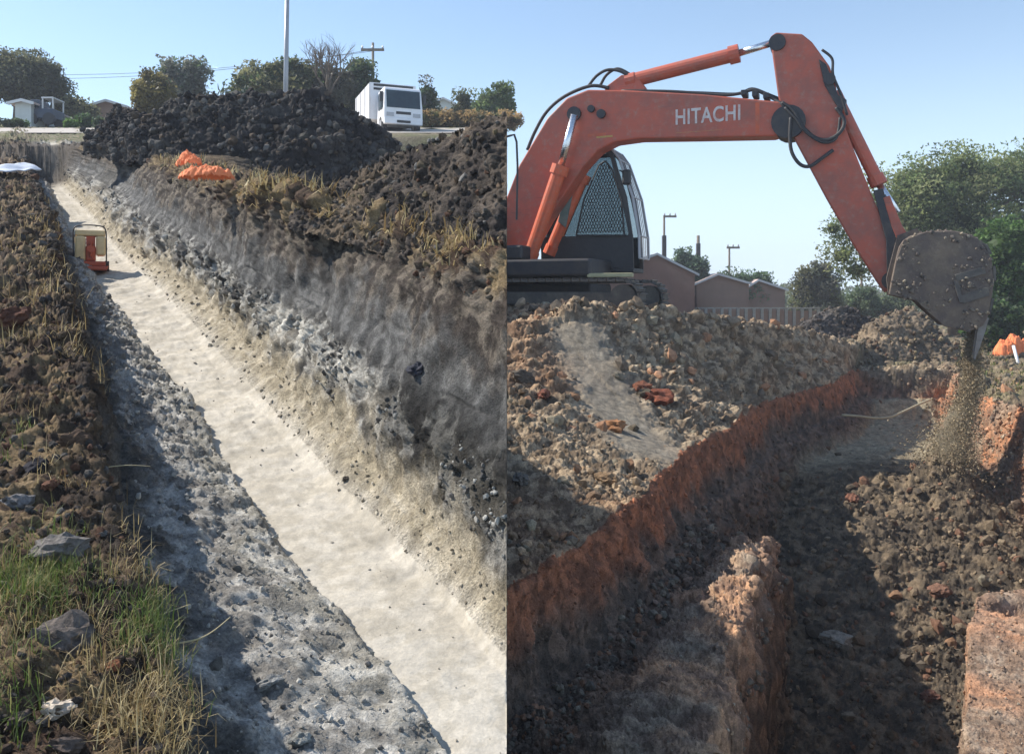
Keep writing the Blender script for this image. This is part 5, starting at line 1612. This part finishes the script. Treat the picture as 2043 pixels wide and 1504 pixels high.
dnt.links.new(ptc.outputs['Object'], pn.inputs['Vector']); dnt.links.new(pn.outputs[0], pr.inputs[0]); dnt.links.new(pr.outputs[0], pv.inputs['Density'])
dnt.links.new(pv.outputs[0], dnt.nodes['Material Output'].inputs['Volume'])
bm = bmesh.new(); q = [Vector(top + (mid - top) * k / 4) for k in range(5)] + [Vector(mid + (bot - mid) * k / 4) for k in range(1, 5)]
tube(bm, q, [.10, .15, .17, .20, .22, .26, .30, .36, .30], 14)
du = bm_obj('dust_cloud', bm, dm, None, True)
tag(du, 'thin tan dust hanging round the soil that falls from the bucket', 'dust', kind='stuff')
tag(so, 'crumbly soil pouring from the bucket teeth onto the mound in the pit', 'falling soil')

# ------------------------------------------------------------------ TRUCK on the far road
TY = 39.5
tzb = float(far_z(TY)) + .06
fxm, fym, _ = P(805, 0, TY)
TA = R(21)
TR = thing('truck', 'white box truck facing the camera behind the dark heap', 'truck', (fxm, fym, tzb), TA)
TR.scale = (1.07, 1.07, 1.05)
# local: x right as seen from the front view, y backwards, z up; front face at y = 0
tw = .86; ct = u(262 - 177, TY)     # half width and cab height
bm = bmesh.new()
prof = [(0, .42), (-.02, 1.05), (.10, ct - .12), (.24, ct), (1.35, ct), (1.42, ct - .1), (1.42, .42)]
b = bmesh.new()
A_ = [b.verts.new((-tw * (.94 if z > 1.6 else 1), y, z)) for y, z in prof]; B_ = [b.verts.new((tw * (.94 if z > 1.6 else 1), y, z)) for y, z in prof]
b.faces.new(A_); b.faces.new(B_[::-1])
for i in range(len(prof)): b.faces.new((A_[i], B_[i], B_[(i + 1) % len(prof)], A_[(i + 1) % len(prof)]))
bmesh.ops.recalc_face_normals(b, faces=b.faces[:]); bevel(b, .05); merge(bm, b)
cab_t = bm_obj('cab', bm, WHITE, TR)
bm = bmesh.new()
def front_quad(bm, x0, x1, z0, z1, th=.02):
    yf = lambda z: np.interp(z, [.42, 1.05, ct - .12], [0, -.02, .10])
    v = [bm.verts.new((x, yf(z) - d, z)) for d in (th, -.01) for x, z in ((x0, z0), (x1, z0), (x1, z1), (x0, z1))]
    bm.faces.new(v[:4]); bm.faces.new(v[4:][::-1])
    for i in range(4): bm.faces.new((v[i], v[i + 4], v[(i + 1) % 4 + 4], v[(i + 1) % 4]))
front_quad(bm, -tw * .86, tw * .86, 1.02, ct - .17); bm_obj('windscreen', bm, WGLASS, cab_t)
bm = bmesh.new(); front_quad(bm, -tw * .38, tw * .38, .74, .86, .012); bm_obj('grille', bm, BLACKP, cab_t)
for s in (-1, 1):
    bm = bmesh.new(); front_quad(bm, s * tw * .68 - .16, s * tw * .68 + .16, .64, .80, .03); bm_obj('headlight', bm, GREY, cab_t)
    bm = bmesh.new(); box(bm, s * (tw + .10) - .07, s * (tw + .10) + .07, .02, .10, 1.25, 1.70, .02); tube(bm, [(s * tw, .12, 1.6), (s * (tw + .08), .06, 1.55)], .015, 5); bm_obj('mirror', bm, BLACKP, cab_t)
    bm = bmesh.new(); box(bm, s * (tw + .004) - .012, s * (tw + .004) + .012, .26, 1.12, 1.06, ct - .2, .0); bm_obj('door_window', bm, WGLASS, cab_t)
    bm = bmesh.new(); box(bm, s * (tw + .012) - .010, s * (tw + .012) + .010, .35, .55, 1.0, 1.04); bm_obj('door_handle', bm, BLACKP, cab_t)
bm = bmesh.new(); box(bm, -tw * .98, tw * .98, -.06, .2, .30, .58, .03); bm_obj('bumper', bm, WHITE, cab_t)
bm = bmesh.new(); box(bm, -.30, .30, -.075, -.062, .36, .47); bm_obj('number_plate', bm, BLACKP, cab_t)
bm = bmesh.new()
bt = u(262 - 155, TY)
box(bm, -tw * 1.30, tw * 1.16, 1.72, 5.2, .80, bt, .02)
boxo = bm_obj('cargo_box', bm, WHITE, TR)
bm = bmesh.new()
for z in (bt - .10, bt - .28): box(bm, -tw * 1.1, tw * 1.0, 1.69, 1.717, z - .05, z + .05)
bm_obj('header_panel', bm, BLACKP, boxo)
for y in (1.75, 2.8, 3.9, 4.9):
    bm = bmesh.new(); box(bm, -tw * 1.30 - .02, -tw * 1.30 - .002, y - .04, y + .04, .81, bt - .02)
    bm_obj('box_rib', bm, GREY, boxo)
bm = bmesh.new(); box(bm, -.4, .4, .4, 5.5, .45, .72, .02); bm_obj('chassis', bm, BLACKP, TR)
wheel_me = None
for sx_, yy in ((-1, .75), (1, .75), (-1, 4.4), (1, 4.4)):
    if wheel_me is None:
        bm = bmesh.new(); tube(bm, [(-.12, 0, 0), (-.10, 0, 0), (.10, 0, 0), (.12, 0, 0)], [.33, .38, .38, .33], 20); o = bm_obj('wheel', bm, RUBBER, TR); wheel_me = o.data
        bm = bmesh.new(); tube(bm, [(-.13, 0, 0), (.13, 0, 0)], .2, 14); rimo = bm_obj('rim', bm, GREY, o); rim_me = rimo.data
    else:
        o = bpy.data.objects.new('wheel', wheel_me); COL.objects.link(o); o.parent = TR
        q = bpy.data.objects.new('rim', rim_me); COL.objects.link(q); q.parent = o
    o.location = (sx_ * (tw - .12), yy, .38)

# ------------------------------------------------------------------ trench compactor
CYd = 12.9
g = ground_left(180, 545)
ck = u(1, g[1])
CMP = thing('plate_compactor', 'cream and orange trench compactor standing on the pale trench floor', 'compactor', (g[0], g[1], g[2] + .01), math.atan2(.548, 1) * .9)
wv = 30 * ck
bm = bmesh.new()
poly = [(-wv * 1.05, 0.03), (-wv * 1.15, .10), (-wv * .9, 12 * ck), (wv * .9, 12 * ck), (wv * 1.1, .10), (wv * 1.0, .03)]
prism(bm, poly, -.30, .34, .02); bm_obj('base_plate', bm, REDP, CMP)
bm = bmesh.new(); box(bm, -wv * .92, wv * .92, -.2, .26, 12.5 * ck, 22 * ck, .015); bm_obj('engine_deck', bm, REDP, CMP)
bm = bmesh.new(); box(bm, -wv * .92, -wv * .28, -.16, .24, 22 * ck, 72 * ck, .03); box(bm, wv * .34, wv * .92, -.16, .24, 34 * ck, 72 * ck, .03)
bm_obj('side_cover', bm, CREAM, CMP)
bm = bmesh.new(); box(bm, -wv * .9, wv * .9, -.13, .24, 72.5 * ck, 84 * ck, .02); bm_obj('fuel_tank', bm, CREAM, CMP)
bm = bmesh.new(); box(bm, -wv * .275, wv * .335, -.15, .2, 22 * ck, 54 * ck, .03)
tube(bm, [(wv * .05, -.2, 46 * ck), (wv * .05, -.12, 46 * ck)], 7 * ck, 12); tube(bm, [(wv * .05, -.17, 30 * ck), (wv * .05, -.13, 60 * ck)], 3 * ck, 8)
bm_obj('engine', bm, REDP, CMP)
bm = bmesh.new(); box(bm, -wv * .24, wv * .30, -.10, .2, 54.5 * ck, 72 * ck); bm_obj('radiator', bm, REDP, CMP)
bm = bmesh.new()
tube(bm, smooth_pts([(-wv * .98, -.1, 14 * ck), (-wv * 1.0, -.1, 60 * ck), (-wv * .96, -.1, 86 * ck), (-wv * .5, -.1, 93 * ck), (wv * .5, -.1, 93 * ck), (wv * .9, -.1, 86 * ck), (wv * .96, -.1, 60 * ck), (wv * .96, -.1, 14 * ck)], 4), 1.3 * ck, 8)
bm_obj('handle_bar', bm, DARKM, CMP, True)
for s in (-1, 1):
    bm = bmesh.new(); tube(bm, [(s * wv * 1.0 - .03, .05, 14 * ck), (s * wv * 1.0 + .03, .05, 14 * ck)], 10 * ck, 14); bm_obj('drum', bm, DARKM, CMP)

# ------------------------------------------------------------------ netting bundles
def cloth_heap(name, label, pts, h, parent=None, seed=1, th=.02):
    """crumpled sheet: pts are (centre, radius x, radius y, height) lumps joined"""
    r = np.random.default_rng(seed)
    x0 = min(p[0][0] - p[1] for p in pts); x1 = max(p[0][0] + p[1] for p in pts)
    y0 = min(p[0][1] - p[2] for p in pts); y1 = max(p[0][1] + p[2] for p in pts)
    n = 90
    X, Y = np.meshgrid(np.linspace(x0, x1, n), np.linspace(y0, y1, n))
    Z = np.full(X.shape, -9.0)
    for c, rx, ry, hh in pts:
        q = 1 - ((X - c[0]) / rx) ** 2 - ((Y - c[1]) / ry) ** 2
        q = q + .5 * fbm(np.stack([X, Y, X * 0 + seed], -1), 3 / rx, 3, seed)
        Z = np.maximum(Z, np.where(q > 0, c[2] + hh * np.sqrt(np.maximum(q, 0)) , -9))
    ok = Z > -8
    base = min(p[0][2] for p in pts)
    Z = np.where(ok, Z + .30 * h * fbm(np.stack([X, Y, Z * 0], -1), 7 / (x1 - x0), 3, seed + 3, .6, True) + .05 * h * fbm(np.stack([X * 3, Y, Z * 0], -1), 24 / (x1 - x0), 2, seed + 5), base)
    V = np.stack([X, Y, Z], -1).reshape(-1, 3)
    fc = grid_faces(n, n); okf = ok.ravel()[fc].all(1)
    fc = fc[okf]
    return np_mesh(name, V, fc, NET, None, True, parent)
c0 = P(412, 352, 9.6)
c0 = np.array(c0); kx = u(1, 9.6)
gz = c0[2] - 10 * kx
o = cloth_heap('safety_netting', '', [((c0[0], c0[1], gz), 54 * kx, 30 * kx, 26 * kx), ((c0[0] - 28 * kx, c0[1] + .05, gz), 30 * kx, 24 * kx, 20 * kx), ((c0[0] + 34 * kx, c0[1], gz), 22 * kx, 20 * kx, 20 * kx)], 40 * kx, seed=4)
tag(o, 'crumpled orange safety netting on the bank at the foot of the dark heap', 'safety netting')
c1 = np.array(P(375, 316, 9.95))
o1 = cloth_heap('upper_fold', '', [((c1[0], c1[1], c1[2] - 12 * kx), 19 * kx, 20 * kx, 22 * kx), ((c1[0] + 18 * kx, c1[1] - .1, c1[2] - 22 * kx), 17 * kx, 20 * kx, 20 * kx), ((c1[0] - 8 * kx, c1[1] - .08, c1[2] - 24 * kx), 12 * kx, 14 * kx, 16 * kx)], 30 * kx, o, 9)
c0 = np.array(P(2012, 692, 30)); kx = u(1, 30)
gz = -HG + .02
gz = c0[2] - 24 * kx
o2 = cloth_heap('safety_netting', '', [((c0[0] - 6 * kx, c0[1], gz), 24 * kx, 20 * kx, 34 * kx), ((c0[0] + 14 * kx, c0[1] + .1, gz), 22 * kx, 20 * kx, 44 * kx), ((c0[0] + 34 * kx, c0[1], gz), 22 * kx, 18 * kx, 34 * kx)], 40 * kx, seed=14)
tag(o2, 'bunched orange safety netting on grass at the right edge beyond the pit', 'safety netting')
bm = bmesh.new(); a = P(2022, 690, 28.5); b_ = P(2035, 738, 28.0)
tube(bm, [a, b_], .05, 7)
tag(bm_obj('stake', bm, WHITE, None, True), 'thin white stake leaning below the right orange netting', 'stake')

# rope across the pit
bm = bmesh.new()
tube(bm, smooth_pts([P(1680, 828, 20.5), P(1712, 830, 20.6), P(1745, 834, 20.8), P(1775, 832, 21), P(1800, 822, 21.4), P(1830, 808, 22), P(1856, 797, 22.6)], 5), .028, 6)
tag(bm_obj('rope', bm, ROPE, None, True), 'pale rope hanging across the far end of the pit', 'rope')

# ------------------------------------------------------------------ poles
b = at_base(571, 26.0); 
pb = P(568, 190, 26.0); ptp = P(574, -60, 26.0)
LP_ = thing('light_pole', 'tall pale steel pole rising behind the big dark heap and out of the top', 'pole', (pb[0], pb[1], pb[2] - 1.6))
bm = bmesh.new(); tube(bm, [(0, 0, 0), (ptp[0] - pb[0], 0, ptp[2] - pb[2] + 1.6)], [.085, .06], 12); bm_obj('shaft', bm, GREY, LP_, True)
bm = bmesh.new(); box(bm, -.2, .2, -.2, .2, -.02, .05, .01); bm_obj('base_flange', bm, GREY, LP_)

def util_pole(label, px, top, Y, base_z, arm=None, rad=.12, extra=None, armz=.35, mat=WOOD, name='utility_pole', group=None):
    x, y, z = P(px, top, Y)
    t = thing(name, label, 'utility pole', (x, y, base_z), 0, group)
    bm = bmesh.new(); tube(bm, [(0, 0, -.2), (0, 0, z - base_z)], [rad * 1.2, rad * .8], 9); bm_obj('shaft', bm, mat, t, True)
    if arm:
        bm = bmesh.new(); box(bm, arm[0], arm[1], -rad - .1, -rad + .02, z - base_z - armz - .1, z - base_z - armz + .1)
        bm_obj('crossarm', bm, mat, t)
        im = None
        for xx in np.linspace(arm[0] + .12, arm[1] - .12, 3):
            if im is None:
                bm = bmesh.new(); tube(bm, [(0, 0, .10), (0, 0, .2), (0, 0, .34)], [.05, .09, .04], 7); o = bm_obj('insulator', bm, GREY, t); im = o.data
            else:
                o = bpy.data.objects.new('insulator', im); COL.objects.link(o); o.parent = t
            o.location = (xx, -rad - .04, z - base_z - armz)
    if extra:
        bm = bmesh.new(); box(bm, -.2, .2, -.25, .22, extra[0], extra[1], .06); bm_obj('transformer', bm, DARKM, t)
    return t
util_pole('wooden power pole with crossarm above the white truck', 744, 86, 70, float(far_z(70)), (-.95, .95), .13, armz=.62)
zg = -HG
util_pole('power pole with side arm and transformer above the largest brick gable', 1325, 430, 85, zg, (-.1, 1.2), .13, (5.2, 8.2), .12)
util_pole('short thick power pole right of the transformer pole', 1393, 470, 88, zg, None, .2, (6.0, 7.6))
util_pole('power pole with small T arm above the row of green bushes', 1455, 492, 86, zg, (-.3, 1.0), .12, None, .12)
util_pole('thin pole standing between the round tree and the bucket', 1719, 520, 70, zg, None, .1)

for k, (dz_, sag) in enumerate(((0, 1.1), (.25, 1.0))):
    a = Vector(P(735 + 18 * k, 101, 69.8)); b_ = Vector(P(-160, 150 - 8 * k, 74))
    bm = bmesh.new()
    tube(bm, [a.lerp(b_, i / 24) - Vector((0, 0, sag * 4 * (i / 24) * (1 - i / 24))) for i in range(25)], .018, 4)
    tag(bm_obj('power_line', bm, RUBBER, None, True), ('upper' if k else 'lower') + ' thin power line running left from the crossarm pole', 'power line')
# ------------------------------------------------------------------ buildings
def gable(label, px0, px1, apex, eave_py, apex_py, Y, depth, wallm, seed, base=None, lean=0):
    b0 = base if base is not None else zg
    x0, x1 = P(px0, 0, Y)[0], P(px1, 0, Y)[0]
    ze = P(0, eave_py, Y)[2] - b0; za = P(0, apex_py, Y)[2] - b0; xa = P(apex, 0, Y)[0] - x0; W = x1 - x0
    t = thing('house', label, 'house', (x0, Y, b0))
    bm = bmesh.new()
    prism(bm, [(0, -.3), (W, -.3), (W, ze), (xa, za), (0, ze)], 0, depth)
    bm_obj('wall', bm, wallm, t)
    bm = bmesh.new()
    for (xa0, z0, xb0, z1) in ((-.3, ze - .3 * (za - ze) / xa, xa, za), (xa, za, W + .3, ze - .3 * (za - ze) / (W - xa))):
        prism(bm, [(xa0, z0 + .02), (xb0, z1 + .02), (xb0, z1 + .12), (xa0, z0 + .12)], -.25, depth + .25)
    bm_obj('roof', bm, ROOFM, t)
    bm = bmesh.new()
    for (xa0, z0, xb0, z1) in ((-.3, ze - .3 * (za - ze) / xa, xa, za), (xa, za, W + .3, ze - .3 * (za - ze) / (W - xa))):
        prism(bm, [(xa0, z0 - .05), (xb0, z1 - .05), (xb0, z1 + .13), (xa0, z0 + .13)], -.29, -.253)
    bm_obj('barge_board', bm, TRIM, t)
    return t
gable('largest brown gabled house, right behind the excavator cab', 1215, 1386, 1310, 546, 508, 66, 9, BROWNW, 1)
gable('middle brown gabled house with pale roof edge', 1390, 1494, 1432, 566, 548, 70, 9, BROWNW2, 2)
gable('smallest grey-brown house at the right end of the row', 1484, 1566, 1512, 578, 560, 72, 9, BROWNW2, 3)
# left hillside buildings
zl = float(far_z(62))
gable('low white walled house under the far-left tree', 30, 62, 47, 207, 203, 51, 4, WHITEW, 4, base=float(far_z(51)))
gable('low brown building behind the left end of the dark heap', 178, 250, 214, 214, 203, 62, 5, BROWNW2, 5, base=zl)
gable('small pale shed peeping out right of the truck', 866, 905, 884, 208, 198, 75, 5, WHITEW, 6, base=float(far_z(75)))

# parked dark vehicle with pale frame
vx, vy, vz = at_base(92, 52.0); vz += .05
VH = thing('pickup', 'dark blue parked pickup with pale canopy frame near the far-left tree', 'pickup', (vx, vy, vz))
kx = u(1, 52)
bm = bmesh.new(); box(bm, -27 * kx, 26 * kx, -.7, .7, .35, .95, .08); bd_ = bm_obj('body', bm, BLUED, VH)
bm = bmesh.new(); prism(bm, [(-24 * kx, .95), (-20 * kx, 1.5), (-4 * kx, 1.5), (0, .95)], -.62, .62, .05); bm_obj('cab', bm, BLUED, VH)
bm = bmesh.new()
prism(bm, [(-20.5 * kx, 1.0), (-18.5 * kx, 1.42), (-5.5 * kx, 1.42), (-3 * kx, 1.0)], -.64, -.625); bm_obj('window', bm, WGLASS, VH)
bm = bmesh.new()
for x in (4 * kx, 24 * kx):
    for y in (-.6, .6): tube(bm, [(x, y, .95), (x, y, 1.55)], .05, 6)
box(bm, 2 * kx, 26 * kx, -.66, .66, 1.55, 1.64, .02); bm_obj('canopy_frame', bm, TRIM, VH)
wm = None
for x in (-17 * kx, 17 * kx):
    for y in (-.62, .62):
        if wm is None:
            bm = bmesh.new(); tube(bm, [(0, -.1, 0), (0, .1, 0)], .36, 16); o = bm_obj('wheel', bm, RUBBER, VH); wm = o.data
        else:
            o = bpy.data.objects.new('wheel', wm); COL.objects.link(o); o.parent = VH
        o.location = (x, y, .33)

# red post thing beside the house
bx_, by_, bz_ = at_base(67, 58.0)
RS = thing('roadside_stall', 'small red-brown roadside stall between the white house and the dark pickup', 'stall', (bx_, by_, bz_))
bm = bmesh.new(); box(bm, -.35, .35, -.5, .5, .0, 1.5, .03); bm_obj('wall', bm, worn('rust_red_wall', (.28, .10, .06), (.16, .08, .06), .7, .8), RS)
bm = bmesh.new(); prism(bm, [(-.5, 1.52), (.5, 1.75), (.5, 1.82), (-.5, 1.6)], -.65, .6); bm_obj('roof', bm, worn('rust_red_roof', (.40, .14, .08), (.25, .1, .07), .7, .7), RS)

# pale sheet lying on the left bank
g = ground_left(20, 345)
V = []; n = 24
for j in range(n):
    for i in range(n):
        x = g[0] + (i / (n - 1) - .6) * .75; y = g[1] + (j / (n - 1) - .5) * 1.3
        V.append((x, y, g[2] + .05 + .2 * (y - g[1]) + .07 * float(perlin(np.array(x * 4), np.array(y * 3), np.array(.5), 8)) + .12 * (1 - 2 * abs(i / (n - 1) - .5))))
o = np_mesh('plastic_sheet', V, grid_faces(n, n), TARP, None, True)
md = o.modifiers.new('thick', 'SOLIDIFY'); md.thickness = .02
tag(o, 'crumpled pale plastic sheet on the left bank near the far end of the trench', 'plastic sheet')

# fence of concrete posts with rails
FYd = 52
fx0 = P(1392, 0, FYd)[0]
FN = thing('post_fence', 'low fence of pale concrete posts in front of the brick houses', 'fence', (fx0, FYd, zg))
zt, zb_ = P(0, 616, FYd)[2] - zg, .0
pm = None
for k in range(16):
    if pm is None:
        bm = bmesh.new(); box(bm, -.09, .09, -.08, .08, -.2, zt, .015); o = bm_obj('post', bm, CONC, FN); pm = o.data
    else:
        o = bpy.data.objects.new('post', pm); COL.objects.link(o); o.parent = FN
    o.location = (k * .49, 0, 0)
    if k < 15:
        if k == 0:
            bm = bmesh.new(); box(bm, .093, .397, .0, .04, .2, zt - .12); o = bm_obj('panel', bm, BROWNW2, FN); qm = o.data
        else:
            o = bpy.data.objects.new('panel', qm); COL.objects.link(o); o.parent = FN
        o.location = (k * .49, 0, 0)
bm = bmesh.new(); box(bm, -.1, 15 * .49 + .1, -.09, .09, zt + .003, zt + .08); bm_obj('rail', bm, CONC, FN)

# ------------------------------------------------------------------ thin dusty air over the whole place
hz_m, hnt, hb = nodes('dusty_air')
hnt.nodes.remove(hb)
hv = N(hnt, 'ShaderNodeVolumePrincipled'); hv.inputs['Color'].default_value = (.86, .90, 1.0, 1); hv.inputs['Density'].default_value = .0010
hnt.links.new(hv.outputs[0], hnt.nodes['Material Output'].inputs['Volume'])
bm = bmesh.new(); box(bm, -110, 160, -12, 1520, -9, 26)
tag(bm_obj('haze', bm, hz_m), kind='stuff')
